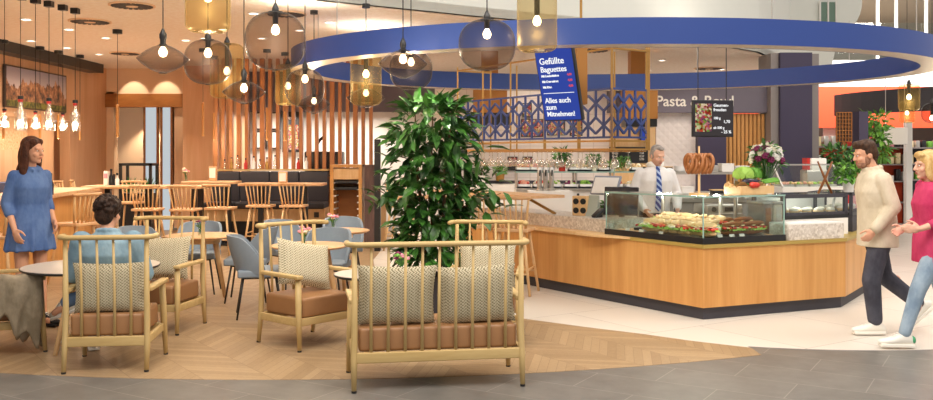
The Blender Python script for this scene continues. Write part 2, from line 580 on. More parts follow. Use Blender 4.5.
edge = [(2.42, 7.66), (2.0, 7.93), (1.61, 8.25), (1.1, 8.6), (.585, 9.0), (-.2, 9.75), (-.8, 10.7), (-1.2, 12), (-1.45, 14), (-1.5, 19.4)]
wood_arc = arc(-1.5, 16.4, 9.83, 205, 293.5, 40)
struct(MB().prism(wood_arc + edge + [(-10.5, 19.4)], -.05, .002).build('floor_wood', M['chev']))
white_arc = arc(3.45, 11.1, 3.55, 253, 330, 24)
struct(MB().prism(edge[::-1] + white_arc + [(9, 13), (14, 16), (14, 30), (-1.5, 30)], -.05, .001).build('floor_pale', M['pale']))
struct(MB().tube([(x, y, .001) for x, y in [(2.42, 7.66)] + white_arc], .008, 6, sq=.3).build('trim_1', M['greypil']))

cedge = [(-3.2, 4), (-3.0, 8), (-2.6, 9.6), (-1.76, 10.8), (.05, 12), (2.4, 13.4), (5.3, 16.3), (6.7, 18.7), (7.2, 20), (7.3, 24)]
struct(MB().prism([(-9.2, 4)] + cedge + [(-9.2, 24)], H, H + .12).build('ceiling', M['ceil']))
# bulkhead standing on the front edge of the cafe ceiling
b = MB()
for i in range(len(cedge) - 2):
    (x0, y0), (x1, y1) = cedge[i], cedge[i + 1]
    b.prism([(x0, y0), (x1, y1), (x1 - .02, y1 + .1), (x0 - .02, y0 + .1)], H, 6.2)
struct(b.build('wall_bulkhead', M['fascia']))
# ---- left side wall (X = -7.8) with its lit niche, and the far left wall
b = MB()
b.box((-7.9, 13.2, 2.9), (.2, 12.6, 1.2))
b.box((-7.9, 18.6, 1.15), (.2, 1.8, 2.3)); b.box((-7.9, 16.7, 1.15), (.2, .6, 2.3))
b.box((-8.25, 17.4, 1.15), (.1, 1.6, 2.3))
struct(b.build('wall_left', M['wallwood']))
span('wall_left_niche', -8.12, -8.0, 7, 16.4, 1.7, 2.32, M['stone'])
span('wall_left_panelling', -7.98, -7.8, 7, 16.4, 0, 1.72, M['wallwood'])
span('trim_5', -7.8, -7.5, 7, 18.6, 3.32, 3.5, M['blackp'])
b = MB()
b.box((-6.3, 19.6, 3.22), (3.0, .2, .56))
b.box((-7.72, 19.6, 1.5), (.16, .2, 3.0)); b.box((-6.1, 19.65, 1.4), (.5, .2, 2.7)); b.box((-6.95, 20.6, 1.4), (2.2, .1, 2.8)); b.box((-5.9, 20.6, 1.4), (2.0, .1, 2.8))
struct(b.build('wall_back', M['plaster']))
span('trim_6', -7.8, -5.0, 19.42, 19.7, 2.66, 2.95, M['brownwood'])
span('wall_back_pier', -5.96, -5.5, 18.9, 19.6, 0, H, M['wallwood']); span('wall_back_pier_wide', -5.5, -4.85, 18.7, 20, 0, H, M['wallwood'])
for i, (a, c) in enumerate(((145, 158), (162, 172))):
    r = struct(MB().box((XX((a + c) / 2, 19.55), 19.55, 1.33), ((c - a) * 19.55 / F, .03, 2.66)).build('window_%d' % (i + 1), emit('daylit_frosted_glass%d' % i, 'dfe6ea', .8)))
    f = MB()
    for x in (a, c): f.box((XX(x, 19.55), 19.53, 1.33), (.04, .06, 2.66))
    f.build('window_frame', M['brownwood'], r)

# ---- behind the slat screen and behind the bar
span('wall_kitchen', -4.9, -.6, 20.4, 20.6, 0, 2.75, M['white'])
span('wall_kitchen_fascia', -4.9, .2, 20.2, 20.4, 2.6, H, M['mauve'])
span('wall_bar', -.6, 2.75, 17, 17.15, 0, 2.95, M['tilewall'])
span('wall_bar_oak', 2.7, 3.55, 16.9, 17.1, 0, 2.95, M['oakw'])
struct(MB().box((0, 0, 0), (.82, .1, 2.5)).build('wall_quilted', M['quilt'], loc=(3.97, 16.95, 1.25)))
span('wall_sign_fascia', 2.65, 5.62, 16.7, 17, 2.42, 2.95, M['mauve'])
span('wall_blue_pier', 4.3, 4.82, 16.7, 17, 0, 2.42, M['purple'])
b = MB()
for i in range(10): b.box((4.86 + i * .075, 16.85, 1.2), (.055, .1, 2.4))
b.box((5.2, 16.98, 1.2), (.8, .06, 2.4))
struct(b.build('wall_oak_slats', M['panel']))
span('column_grey', 5.58, 5.72, 16.5, 17.2, 0, H, M['greypil'])
span('column_violet', 5.72, 6.3, 16.4, 17.2, 0, H, M['purple'])
span('column_grey_broad', 6.25, 6.5, 16.6, 17.4, 0, H, M['greypil'])

# ---- the neighbouring shop at the right and the storey above it
span('wall_shop_soffit', 6.4, 20, 24, 24.3, 2.35, 3.45, M['red'])
span('ceiling_shop', 7.3, 20, 24, 32, 3.45, 3.5, M['white'])
span('wall_shop', 6.4, 20, 27, 27.2, 0, 3.4, plain('dim_shop_wall', '5a4c46', .7))
span('wall_shop_blue', 6.6, 10.0, 26.6, 26.9, 1.8, 2.45, M['blue'])
pts = arc(13.3, 21.3, 4.6, 180, 275, 20)
b = MB(); b.prism(pts + [(x * .97 + .4, y * .97 + .7) for x, y in reversed(pts)], 2.55, 3.04)
struct(b.build('wall_shop_fascia', M['darkgrey']))
b = MB()
b.box((12, 26, 3.95), (14, .2, .8))
struct(b.build('wall_upper_edge', M['white']))
struct(MB().box((13, 31, 6.3), (18, 10, .1)).build('ceiling_upper', plain('bronze_ceiling', '8d7b66', .35, .3)))
struct(MB().box((13, 35.5, 5.3), (18, .1, 2.4)).build('wall_upper', plain('upper_wall', '8b8276', .6)))
g = struct(MB().box((13.2, 26.1, 4.9), (11, .03, 1.1)).build('window_3', M['glass']))
for px in (877.5, 896, 926):
    f = MB().box((XX(px, 26), 26, 5.2), (.07, .07, 2.4)).build('window_frame', M['white'], g)
# rounded end of the bulkhead with a small window
b = MB()
c = P(826, 2, 20.4); pl = [(-1.35, -1.6), (.1, -1.6)] + [(.82 * math.cos(t), .82 * math.sin(t)) for t in [math.radians(-70 + i * 10) for i in range(17)]] + [(-1.35, .82)]
vs = [(c.x + x, 20.4, c.z + z) for x, z in pl] + [(c.x + x, 20.5, c.z + z) for x, z in pl]
n = len(pl)
b.add(vs, [tuple(range(n)), tuple(range(2 * n - 1, n - 1, -1))] + [(i, i + n, (i + 1) % n + n, (i + 1) % n) for i in range(n)])
struct(b.build('wall_bulkhead_end', M['fascia']))
w = struct(MB().box(P(828, 16, 20.36), (.36, .04, .62)).build('window_4', plain('green_window', '6f8a7a', .2)))
f = MB(); p = P(828, 16, 20.33)
for dx in (-.18, 0, .18): f.box(p + Vector((dx, 0, 0)), (.03, .05, .66))
f.build('window_frame', M['white'], w)

# ================================================================ suspended ring
RX, RY, RA, RB, RZ = 1.78, 11.35, 3.95, 3.1, 2.66
r = thing('ceiling_ring', 'large blue ring band hung above the serving counter', 'ring', (RX, RY, RZ))
N = 128


def ell(a, bb, i): return (a * math.cos(2 * PI * i / N), bb * math.sin(2 * PI * i / N))


b = MB(); u = MB()
vs = []
for i in range(N):
    xo, yo = ell(RA, RB, i); xi, yi = ell(RA - .27, RB - .27, i)
    vs += [(xo, yo, 0), (xo, yo, .245), (xi, yi, .245), (xi, yi, 0)]
fs = []; us = []
for i in range(N):
    a, c = i * 4, ((i + 1) % N) * 4
    fs += [(a, c, c + 1, a + 1), (a + 1, c + 1, c + 2, a + 2), (a + 2, c + 2, c + 3, a + 3)]
    us.append((a + 3, c + 3, c, a))
b.add(vs, fs); b.build('band', M['ringblue'], r, 'auto')
u.add([(x, y, z + (.002 if z < .1 else 0)) for x, y, z in vs], us); u.build('underside', M['ringunder'], r)
for i in (22, 34, 46, 60, 76, 90, 102, 114, 8):
    x, y = ell(RA - .13, RB - .13, i)
    top = 3.5 if i not in (90, 102, 114, 76) else 6.0
    MB().cone((x, y, .24), (x, y, top - RZ), .006, n=6).build('suspension_wire', M['steel'], r)

# ================================================================ ceiling fittings
def vent(px, py, w, label):
    Y = (H - CH) * F / (HY - py); c = Vector((XX(px, Y), Y, H)); R = w * Y / F / 2
    t = thing('ceiling_vent', label, 'vent', c, 0, 'round ceiling diffusers')
    MB().lathe([(R, 0), (R, -.015), (R * .93, -.02), (R * .9, -.004), (.0, -.004)], 32).build('rim', M['plaster'], t, 'auto')
    s = MB()
    for k in range(22):
        a = 2 * PI * k / 22
        s.bar((R * .3 * math.cos(a), R * .3 * math.sin(a), -.016), (R * .88 * math.cos(a), R * .88 * math.sin(a), -.016), .035, .012)
    s.build('blades', plain('vent_dark', '3a2f2a', .6), t)
    MB().lathe([(R * .28, -.01), (R * .25, -.024), (0, -.024)], 20).build('hub', M['plaster'], t)


vent(90, 21, 41, 'round slotted ceiling vent left above the mountain picture wall')
vent(132, 5, 45, 'round slotted ceiling vent nearest the camera above the lens lamp')
vent(125, 53, 30, 'farthest small round ceiling vent on the left near the corner')
vent(709, 68, 30, 'round ceiling vent seen through the blue ring above the food menu screen')
vent(286, 13.5, 41, 'round ceiling vent behind the big round wire lamp')
vent(590, 50, 40, 'round ceiling vent seen through the ring beside the tilted blue screen')

dl = [(26, 19), (31, 40.5), (69, 29), (67, 47.5), (106, 37.6), (99, 54), (223, 29), (254, 13), (186, 40), (205, 38), (262, 38), (330, 22), (662, 60), (722, 69), (556, 62), (648, 70), (300, 30)]
names = ['nearest the bottle lamps at top left', 'behind the first bottle lamp cords', 'between two bottle lamp cords', 'above the right edge of the mountain picture', 'left of the lens lamp cord',
         'above the far left corner wall', 'above the twin round wire lamps', 'beside the biggest round wire lamp', 'right of the lens lamp', 'between lens lamp and round lamp', 'inside the outline of the biggest round lamp', 'beyond the left end of the ring',
         'seen through the ring above the pasta sign', 'seen through the ring beside the vent', 'seen through the ring beside the tilted screen', 'seen through the ring above the brown hood', 'above the slats at the ring end']
for (px, py), nm in zip(dl, names):
    Y = (H - CH) * F / (HY - py); c = Vector((XX(px, Y), Y, H))
    t = thing('downlight', 'small round recessed downlight ' + nm, 'downlight', c, 0, 'recessed ceiling downlights')
    MB().lathe([(.085, 0), (.085, -.012), (.07, -.014), (.065, -.003)], 20).build('rim', M['white'], t)
    MB().lathe([(.065, -.004), (.0, -.006)], 20).build('diffuser', M['downlight'], t)


# ================================================================ wire pendant lamps
def prof_sphere(R, h):
    return [(R * max(.16, math.sin(a)) if 0 else R * math.sin(a), -h / 2 * math.cos(a)) for a in [math.radians(14 + i * (180 - 26) / 20) for i in range(21)]]


def prof_round(R, h):
    out = []
    for i in range(25):
        a = math.radians(3 + i * 167 / 24); e = .82
        out.append((R * abs(math.sin(a)) ** e, -h / 2 * (abs(math.cos(a)) ** e) * (1 if math.cos(a) > 0 else -1)))
    return out


def prof_lens(R, h):
    out = []
    for i in range(25):
        u = -1 + 2 * i / 24
        z = u * h / 2
        out.append((max(R * (1 - abs(u)) ** .52, R * .1), z))
    return [(max(r, R * .14), z) for r, z in out]


def prof_cyl(R, h):
    rc = R * .35; out = [(.25 * R, -h / 2), (R - rc, -h / 2)]
    for i in range(7): a = i / 6 * PI / 2; out.append((R - rc + rc * math.sin(a), -h / 2 + rc - rc * math.cos(a)))
    for i in range(7): a = i / 6 * PI / 2; out.append((R - rc + rc * math.cos(a), h / 2 - rc + rc * math.sin(a)))
    return out + [(.25 * R, h / 2)]


def pendant(kind, px, py, w, h, Y, by, label):
    c = P(px, py, Y); R = w * Y / F / 2; hh = h * Y / F; bz = (py - by) * Y / F
    t = thing('pendant_lamp', label, 'pendant lamp', c, 0, 'wire mesh pendant lamps')
    pr = {'s': prof_round, 'l': prof_lens, 'g': prof_cyl}[kind](R, hh)
    sh = MB().lathe(pr, 40).build('lamp_shade', M['goldmesh'] if kind == 'g' else M['greymesh'], t, True)
    MB().tube([(pr[-1][0] * math.cos(a), pr[-1][0] * math.sin(a), pr[-1][1]) for a in [2 * PI * i / 24 for i in range(24)]], .006, 6, True).build('top_rim', M['black'], sh)
    if kind != 'g':
        k = max(range(len(pr)), key=lambda i: pr[i][0])
        MB().tube([(pr[0][0] * math.cos(a), pr[0][0] * math.sin(a), pr[0][1]) for a in [2 * PI * i / 24 for i in range(24)]], .004, 6, True).build('bottom_rim', M['black'], sh)
    MB().lathe([(.0, bz - .045), (.025, bz - .035), (.036, bz - .01), (.034, bz + .012), (.018, bz + .04), (.012, bz + .055)], 16).build('bulb', M['bulb'], t, True)
    top = max(hh / 2, bz + .12)
    MB().lathe([(.022, bz + .045), (.024, bz + .06), (.024, top - .02), (.03, top), (.03, top + .03), (.012, top + .07), (.006, top + .08)], 14).build('socket', M['blackp'], t, 'auto')
    q = bpy.data.lights.new('point_light', 'POINT'); q.energy = 6 if kind == 'g' else 24; q.color = (1, .84, .62); q.shadow_soft_size = .04
    lo = bpy.data.objects.new('point_light', q); COL.objects.link(lo); lo.location = c + Vector((0, 0, bz - .06))
    x, y = c.x, c.y
    zc = 6.2 if (y < 10.8 and x > -3.05) or x > 7 or (x > .6 and y < 12.5) else H
    MB().cone((0, 0, top + .06), (0, 0, zc - c.z - .03), .005, n=6).build('cord', M['black'], t)
    MB().lathe([(.05, zc - c.z - .05), (.05, zc - c.z)], 14).build('ceiling_cap', M['blackp'], t)


pendant('l', 163, 59, 51, 28, 7.6, 52, 'grey lens shaped wire lamp at far left of the lamp cluster')
pendant('g', 208, 8, 44, 48, 7.5, -3, 'gold cylinder wire lamp cut off by the top of the photo')
pendant('s', 208, 62, 47, 45, 8.4, 53, 'round grey wire lamp directly below the cut off gold cylinder')
pendant('g', 227, 71, 33, 54, 9.7, 71, 'gold cylinder wire lamp overlapped by the round grey lamp')
pendant('l', 244, 92, 43, 23, 9.0, 88, 'grey lens shaped wire lamp in front of the slat screen')
pendant('s', 275.5, 41, 60, 58, 7.6, 30, 'biggest round grey wire lamp at the left end of the blue ring')
pendant('g', 288, 85, 25, 40, 10.7, 86, 'small gold cylinder wire lamp behind the slim round lamp')
pendant('s', 305, 88, 39, 38, 9.9, 79, 'slim round grey wire lamp hanging before the slats under the ring')
pendant('l', 314, 104, 33, 19, 11.6, 101, 'small lens shaped wire lamp peeking below the slim round lamp')
pendant('g', 366, 77, 31, 56, 9.8, 74, 'gold cylinder wire lamp under the ring left of the tall plant')
pendant('l', 366, 98, 39, 20, 11.1, 93, 'lens shaped wire lamp overlapping the foot of a gold cylinder')
pendant('l', 403, 64, 50, 28, 8.4, 59, 'grey lens shaped wire lamp above the tall plant')
pendant('s', 411, 70, 43, 40, 9.2, 62, 'round grey wire lamp behind the lens lamp above the plant')
pendant('s', 487, 45, 57, 51, 7.8, 34, 'round grey wire lamp before the middle of the blue ring')
pendant('g', 537, 22, 40, 59, 7.7, 21, 'gold cylinder wire lamp next to the tilted blue screen')
pendant('g', 909, 97.5, 20, 26, 14, 97, 'upper gold cylinder wire lamp at far right by the shop')
pendant('g', 907, 112, 14, 22, 18, 113, 'lower gold cylinder wire lamp at far right by the shop')
pendant('s', 932, 113, 20, 20, 14.5, 118, 'round wire lamp cut off by the right photo edge')

def point_lamp(p, e, col=(1, .86, .66)):
    q = bpy.data.lights.new('point_light', 'POINT'); q.energy = e; q.color = col; q.shadow_soft_size = .04
    lo = bpy.data.objects.new('point_light', q); COL.objects.link(lo); lo.location = p


# bottle lamps over the long table
bl = [(4.5, 110, 128, 10.15), (20.5, 98, 131, 10.4), (35.5, 112, 129.5, 10.65), (49, 100, 131, 10.9), (62.8, 114, 131, 11.17), (75.2, 102, 131.5, 11.43)]
bn = ['leftmost small bottle lamp at the photo edge', 'tall bottle lamp second from the left edge', 'small bottle lamp between the two left tall ones', 'tall bottle lamp in the middle of the row', 'small bottle lamp second from the right of the row', 'tall bottle lamp at the right end of the row']
for (px, y0, y1, Y), nm in zip(bl, bn):
    c = P(px, y1, Y); h = (y1 - y0) * Y / F; R = h * .17
    if h < .25: R = h * .22
    t = thing('bottle_lamp', 'clear glass bottle pendant, ' + nm, 'pendant lamp', c, 0, 'bottle pendant lamps')
    MB().lathe([(0, 0), (R, .004), (R, h * .5), (R * .9, h * .58), (R * .4, h * .74), (R * .34, h * .9), (R * .4, h * .91)], 18).build('bottle', M['bottleglass'], t, 'auto')
    MB().ell((0, 0, h * .22), (R * .3, R * .3, h * .08)).build('bulb', M['bulb_soft'], t, True)
    MB().lathe([(R * .42, h * .88), (R * .42, h * .96)], 14).build('red_collar', M['red_lid'], t)
    MB().lathe([(R * .5, h * .96), (R * .5, h * 1.06), (0, h * 1.07)], 14).build('cap', M['blackp'], t)
    point_lamp(c + Vector((0, 0, h * .22)), 6)
    MB().cone((0, 0, h), (0, 0, H - c.z), .004, n=6).build('cord', M['black'], t)
    MB().box((0, 0, H - c.z - .035), (.09, .09, .07)).build('ceiling_cap', M['blackp'], t)

# slim stick lamps
sl = [(3.5, 118, 139, 14.6), (40, 115, 138, 15.5), (58.2, 115, 139, 16.1), (80, 118, 140, 16.8), (117.5, 105, 137, 13.4), (203, 103, 136, 15.8), (214, 113, 140, 17.0), (267, 108, 140, 15.9), (285, 112, 141, 16.4)]
sn = ['at the left photo edge', 'left of the two sticks before the picture wall niche', 'in front of the recess with the light switch', 'before the plain wall right of the recess', 'alone before the far corner wall', 'before the wide wood pier', 'beside the first slat of the screen', 'in front of the slats over the bench table', 'in front of the slats by the slim lamp']
for (px, y0, y1, Y), nm in zip(sl, sn):
    c = P(px, y1, Y); h = (y1 - y0) * Y / F
    t = thing('stick_lamp', 'thin brass stick pendant ' + nm, 'pendant lamp', c, 0, 'thin brass stick pendants')
    point_lamp(c + Vector((0, 0, -.03)), 9)
    MB().lathe([(0, 0), (.022, 0), (.022, h), (.006, h + .01)], 12).build('tube', plain('warm_brass', 'c98d50', .4, .3) if nm == sn[0] else bpy.data.materials['warm_brass'], t, 'auto')
    MB().cone((0, 0, h), (0, 0, H - c.z), .004, n=6).build('cord', M['black'], t)
    MB().lathe([(.07, H - c.z - .06), (.07, H - c.z)], 14).build('ceiling_cap', M['blackp'], t)

# ================================================================ picture, slats, bench
pc = Vector((-7.76, 16.25, 2.8))
t = thing('mountain_picture', 'wide framed print of a rocky mountain range on the left wall', 'picture', pc)
MB().box((0, 0, 0), (.05, 2.3, .72)).build('frame', plain('dark_frame', '4a3326', .5), t)
MB().box((.028, 0, 0), (.006, 2.24, .67)).build('print', M['mountain'], t)
t = thing('light_switch', 'small white switch plate in the wall recess', 'switch', (-8.19, 17.35, 1.64))
MB().rbox((0, 0, 0), (.02, .12, .3), .008).build('plate', M['white'], t, 'auto')
MB().rbox((.014, 0, .05), (.012, .07, .08), .004).build('rocker', M['paper'], t)

t = thing('slat_screen', 'row of upright orange oak slats from bench back to ceiling', 'screen', (0, 17.4, 0))
for i in range(21):
    px = 216 + i * 7.75
    x = XX(px, 17.4); w = .062 if i % 3 else .085
    z0 = 1.36 if px < 330 else 1.25
    MB().box((x, 0, (z0 + H) / 2 - .005), (w, .1, H - z0 - .01)).build('slat', M['slat'], t)
MB().box((XX(272, 17.4), -.05, 1.345), (XX(330, 17.4) - XX(214, 17.4), .34, .03)).build('ledge', M['oakx'], t)

x0, x1 = XX(206, 16.9), XX(327, 17)
t = thing('upholstered_bench', 'long charcoal bench with tufted back below the slat screen', 'bench', ((x0 + x1) / 2, 17, 0))
L = x1 - x0
MB().box((0, 0, .2), (L, .5, .4)).build('plinth', M['blackp'], t)
MB().box((0, 0, .52), (L, .55, .24)).build('base', M['oakw'], t)
for i in range(4):
    MB().rbox((-L / 2 + L / 4 * (i + .5), -.02, .69), (L / 4 - .01, .6, .12), .03).build('seat_cushion', M['charcoal'], t, 'auto')
    MB().rbox((-L / 2 + L / 4 * (i + .5), .24, 1.03), (L / 4 - .01, .12, .58), .03).build('backrest', M['charcoal'], t, 'auto')
MB().box((L / 2 - .15, -.285, .52), (.09, .02, .1)).build('socket_plate', M['blackp'], t)
t = thing('wall_bench', 'dark blue upholstered bench end at the left photo edge', 'bench', (-7.3, 14.2, 0))
MB().rbox((-.22, 0, .75), (.15, 2.8, .9), .04).build('backrest', plain('blue_upholstery', '4b4a62', .7), t, 'auto')
MB().rbox((.05, 0, .42), (.6, 2.8, .14), .04).build('seat_cushion', bpy.data.materials['blue_upholstery'], t, 'auto')
MB().box((.05, 0, .18), (.5, 2.7, .34)).build('plinth', M['oakw'], t)

# kitchen things glimpsed through the slats
for i, (px, a, c2) in enumerate(((260, 112, 130), (260, 131, 149), (274, 112, 130), (274, 131, 149))):
    c = P(px, (a + c2) / 2, 20.3)
    t = thing('wall_display', 'black edged white wall screen behind the slats, %s of four' % ('upper left', 'lower left', 'upper right', 'lower right')[i], 'screen', c, 0, 'wall screens behind the slats')
    MB().box((0, 0, 0), (.29, .05, .4)).build('frame', M['blackp'], t)
    MB().box((0, -.028, 0), (.24, .01, .34)).build('panel', M['paper'], t)
c = P(292, 131, 20.25)
t = thing('menu_poster', 'black poster with a bright food picture behind the slats', 'poster', c)
MB().box((0, 0, 0), (.42, .05, .95)).build('board', M['blackp'], t)
MB().box((0, -.03, -.14), (.3, .01, .56)).build('food_picture', M['food2'], t)
text('Menü', .12, M['inkwhite'], t, Matrix.Translation((-.17, -.03, .26)) @ UPRIGHT)
for i, px in enumerate((227, 234, 240, 248, 256, 262, 269, 277, 300, 308)):
    c = P(px, 171, 17.4); c.z = 1.36; h = .16 + .1 * ((i * 7) % 5) / 5
    t = thing('shelf_bottle', 'small bottle on the bench ledge, %s from the left' % ORD[i], 'bottle', c, 0, 'bottles on the bench ledge'); t.location.y = 17.22
    mm = [M['bottleglass'], M['brass'], M['bottleglass'], M['red_lid'], M['whitec']][i % 5]
    MB().lathe([(0, 0), (.034, 0), (.034, h * .6), (.014, h * .78), (.014, h)], 14).build('bottle', mm, t, 'auto')
    MB().lathe([(.016, h), (.016, h + .03), (0, h + .03)], 10).build('cap', M['blackp'], t)

# cabinet with runners for trays
x0, x1 = XX(330, 15.8), XX(362, 15.8); Wd = x1 - x0
t = thing('tray_cabinet', 'open oak cabinet for returned trays below the slats', 'cabinet', ((x0 + x1) / 2, 16.05, 0))
for s in (-1, 1): MB().box((s * (Wd / 2 - .03), 0, .73), (.06, .5, 1.46)).build('side_panel', M['panel'], t)
MB().box((0, 0, 1.44), (Wd, .52, .05)).build('top', M['panel'], t)
MB().box((0, -.2, 1.3), (Wd - .12, .05, .19)).build('front_panel', M['oakw'], t)
MB().box((0, .22, .7), (Wd - .12, .03, 1.4)).build('back_panel', M['brownwood'], t)
for k in range(9):
    for s in (-1, 1): MB().box((s * (Wd / 2 - .075), -.02, .22 + k * .115), (.03, .42, .018)).build('runner', M['white'], t)
for k, z in enumerate((1.12, 1.005)):
    q = MB(); q.rbox((0, 0, 0), (Wd - .17, .42, .05), .02)
    tag(q.build('tray', M['blackp'], loc=((x0 + x1) / 2, 16.02, z + .035)), 'black tray in the oak cabinet, %s of two' % ('upper', 'lower')[k], 'tray', 'black trays in the cabinet')
b = MB().rbox(((XX(369, 15.7)), 15.9, .73), (.18, .3, 1.46), .02)
tag(b.build('weathered_post', M['rough_post']), 'dark weathered timber post beside the tray cabinet', 'post')
b = MB().box((XX(377, 15.2), 15.3, .95), (.1, .12, 1.9))
tag(b.build('black_post', M['black']), 'slim black post left of the tall plant', 'post')
c = P(322, 160, 17.6)
t = thing('espresso_machine', 'black machine with a curved lever behind the slats', 'machine', (c.x, 17.95, 1.33))
MB().rbox((0, 0, .12), (.75, .4, .5), .03).build('body', M['blackp'], t, 'auto')
MB().tube([(-.18, 0, .36), (-.16, 0, .5), (-.1, 0, .6), (-.02, 0, .66)], .03).build('lever', M['blackp'], t, True)
tag(MB().box((XX(326, 18), 17.97, .6), (XX(352, 18) - XX(300, 18), .45, 1.2)).build('kitchen_counter', M['brownwood']), 'brown counter behind the slats carrying the black machine', 'counter')
# ================================================================ lounge chairs (front is +Y of the chair, origin on the floor)
def rail_path(hw, y0, ywrap, z, rc=.1):
    pts = [(-hw, ywrap, z), (-hw, (ywrap + y0 + rc) / 2, z)]
    for i in range(6):
        a = i / 5 * PI / 2; pts.append((-hw + rc - rc * math.cos(a), y0 + rc - rc * math.sin(a), z))
    return pts + [(-x, y, zz) for x, y, zz in reversed(pts)]


def foot(t, x, y):
    MB().cone((x, y, -.001), (x, y, .014), .018).build('rubber_foot', M['blackp'], t)


def lounge(name, label, cat, W, nsp, group, loc, rz):
    t = thing(name, label, cat, loc, rz, group)
    h = W / 2
    for s in (-1, 1):
        MB().tube([(s * h, -.325, 0), (s * h, -.295, .22), (s * (h - .005), -.285, .45), (s * (h - .005), -.3, 1.0)], [.017, .023, .023, .017], 10).build('back_leg', M['oak'], t, True)
        foot(t, s * h, -.325)
        MB().tube([(s * (h + .02), .27, 0), (s * (h + .01), .245, .3), (s * h, .225, .6)], [.017, .026, .026], 10).build('front_leg', M['oak'], t, True)
        foot(t, s * (h + .02), .27)
        a = MB(); a.rbox((s * (h + .005), .005, .615), (.062, .54, .032), .014, 2, rz=s * -.03); a.build('arm', M['oakx'], t, 'auto')
        MB().rbox((s * h, -.03, .235), (.03, .5, .065), .01).build('side_rail', M['oakx'], t, 'auto')
    MB().rbox((0, .235, .235), (W - .03, .03, .065), .01).build('front_rail', M['oakx'], t, 'auto')
    MB().rbox((0, -.29, .23), (W - .03, .032, .075), .01).build('back_rail', M['oakx'], t, 'auto')
    MB().tube(rail_path(h + .045, -.345, -.17, 1.02), .022, 10, sq=.9).build('top_rail', M['oakx'], t, True)
    for i in range(nsp):
        x = -h + W * (i + 1) / (nsp + 1)
        MB().tube([(x, -.29, .25), (x, -.295, .6), (x, -.335, 1.01)], [.012, .011, .0095], 8).build('spindle', M['oak'], t, True)
    n = 1
    for i in range(n):
        w = (W - .06) / n
        x = -W / 2 + .03 + w * (i + .5)
        MB().rbox((x, -.015, .35), (w - .004, .52, .17), .028, 3).build('seat_cushion', M['leather'], t, 'auto')
    return t


A1 = lounge('lounge_armchair', 'ash spindle-back armchair seen from behind with a dark-haired man sitting in it', 'armchair', .6, 4, 'ash spindle armchairs', (-2.76, 7.1, .003), .12)
A2 = dup(A1, (-3.89, 7.67, .003), -1.125, 'ash armchair cut off by the left edge with a coat over its arm')
A3 = dup(A1, (-2.9, 8.5, .003), PI - .17, 'ash armchair facing us with a leaning pillow, across the low table from the seated man')
A4 = dup(A1, (-1.38, 7.9, .003), -PI / 2 - .72, 'ash armchair facing right, alone between the man and the sofa')
A5 = dup(A1, (.17, 7.98, .003), PI - .12, 'ash armchair facing us behind the right end of the sofa')
S1 = lounge('lounge_sofa', 'ash spindle-back two-seat sofa with tan cushions seen from behind', 'sofa', 1.19, 9, None, (-.24, 6.62, .003), .16)


def pillow(label, chair, x, y, z, tilt, roll=0, w=.52, h=.42, t=.17, yaw=0):
    R = Matrix.Rotation(yaw, 3, 'Z') @ Matrix.Rotation(tilt, 3, 'X') @ Matrix.Rotation(roll, 3, 'Y')
    o = MB().pillow((0, 0, 0), w, h, t, None, 14).build('throw_pillow', M['pattern'], None, True)
    Rz = Matrix.Rotation(chair.rotation_euler.z, 4, 'Z')
    o.matrix_world = Matrix.Translation(chair.location + Rz.to_3x3() @ Vector((x, y, z))) @ Rz @ R.to_4x4()
    return tag(o, label, 'pillow', 'patterned throw pillows')


pillow('patterned pillow behind the seated man\'s back', A1, 0, -.19, .62, .08, 0, .54, .4, .15)
pillow('patterned pillow leaning in the armchair that faces us near the seated man', A3, .02, -.13, .65, .32, .06)
pillow('patterned pillow standing tilted in the armchair facing right', A4, -.02, -.1, .67, .35, -.22, .56, .42)
pillow('patterned pillow in the armchair behind the sofa\'s right end', A5, 0, -.14, .65, .25)
pillow('left one of the two patterned pillows on the sofa', S1, -.29, -.17, .645, .16, .02, .57, .44, .2)
pillow('right one of the two patterned pillows on the sofa', S1, .29, -.17, .635, .16, -.04, .57, .44, .2)

# coat over the arm of the cut off armchair
t = MB()
Rz = Matrix.Rotation(A2.rotation_euler.z, 4, 'Z')
n, m = 22, 30; vs = []; fs = []
for i in range(n + 1):
    for j in range(m + 1):
        u = i / n; v = j / m - .5
        s = v * 1.0
        half = .05
        if abs(s) < half: yy, zz = s, .655
        else: yy, zz = math.copysign(half + .012 + .015 * abs(s), s), .655 - (abs(s) - half) * .95
        if abs(s) > half: zz = .655 - (abs(s) - half) * (.55 + .62 * min(1, max(0, (u - .25) * 2.2)) + .12 * math.sin(u * 21))
        fold = .034 * math.sin(u * 15 + v * 3) + .014 * math.sin(u * 31 - v * 7)
        amp = min(1, max(0, abs(s) - half) * 6)
        zz -= .05 * amp * math.sin(u * 6 + (1 if s > 0 else 2.4))
        vs.append((yy + math.copysign(abs(fold) * amp, s) + math.copysign(.015, s) * amp, -.26 + u * .5 + .02 * math.sin(v * 9), zz + .007 * math.sin(u * 18)))
for i in range(n):
    for j in range(m):
        fs.append((i * (m + 1) + j, (i + 1) * (m + 1) + j, (i + 1) * (m + 1) + j + 1, i * (m + 1) + j + 1))
t.xf = Matrix.Translation(A2.location + Rz.to_3x3() @ Vector((.305, 0, 0))) @ Rz
t.add(vs, fs)
o = t.build('draped_coat', fabric('taupe_coat_cloth', '7d715d', 'a0927c', 9), None, True)
md = o.modifiers.new('thick', 'SOLIDIFY'); md.thickness = .016; md.offset = 1
tag(o, 'taupe knitted coat hanging over the arm of the cut off armchair', 'coat')

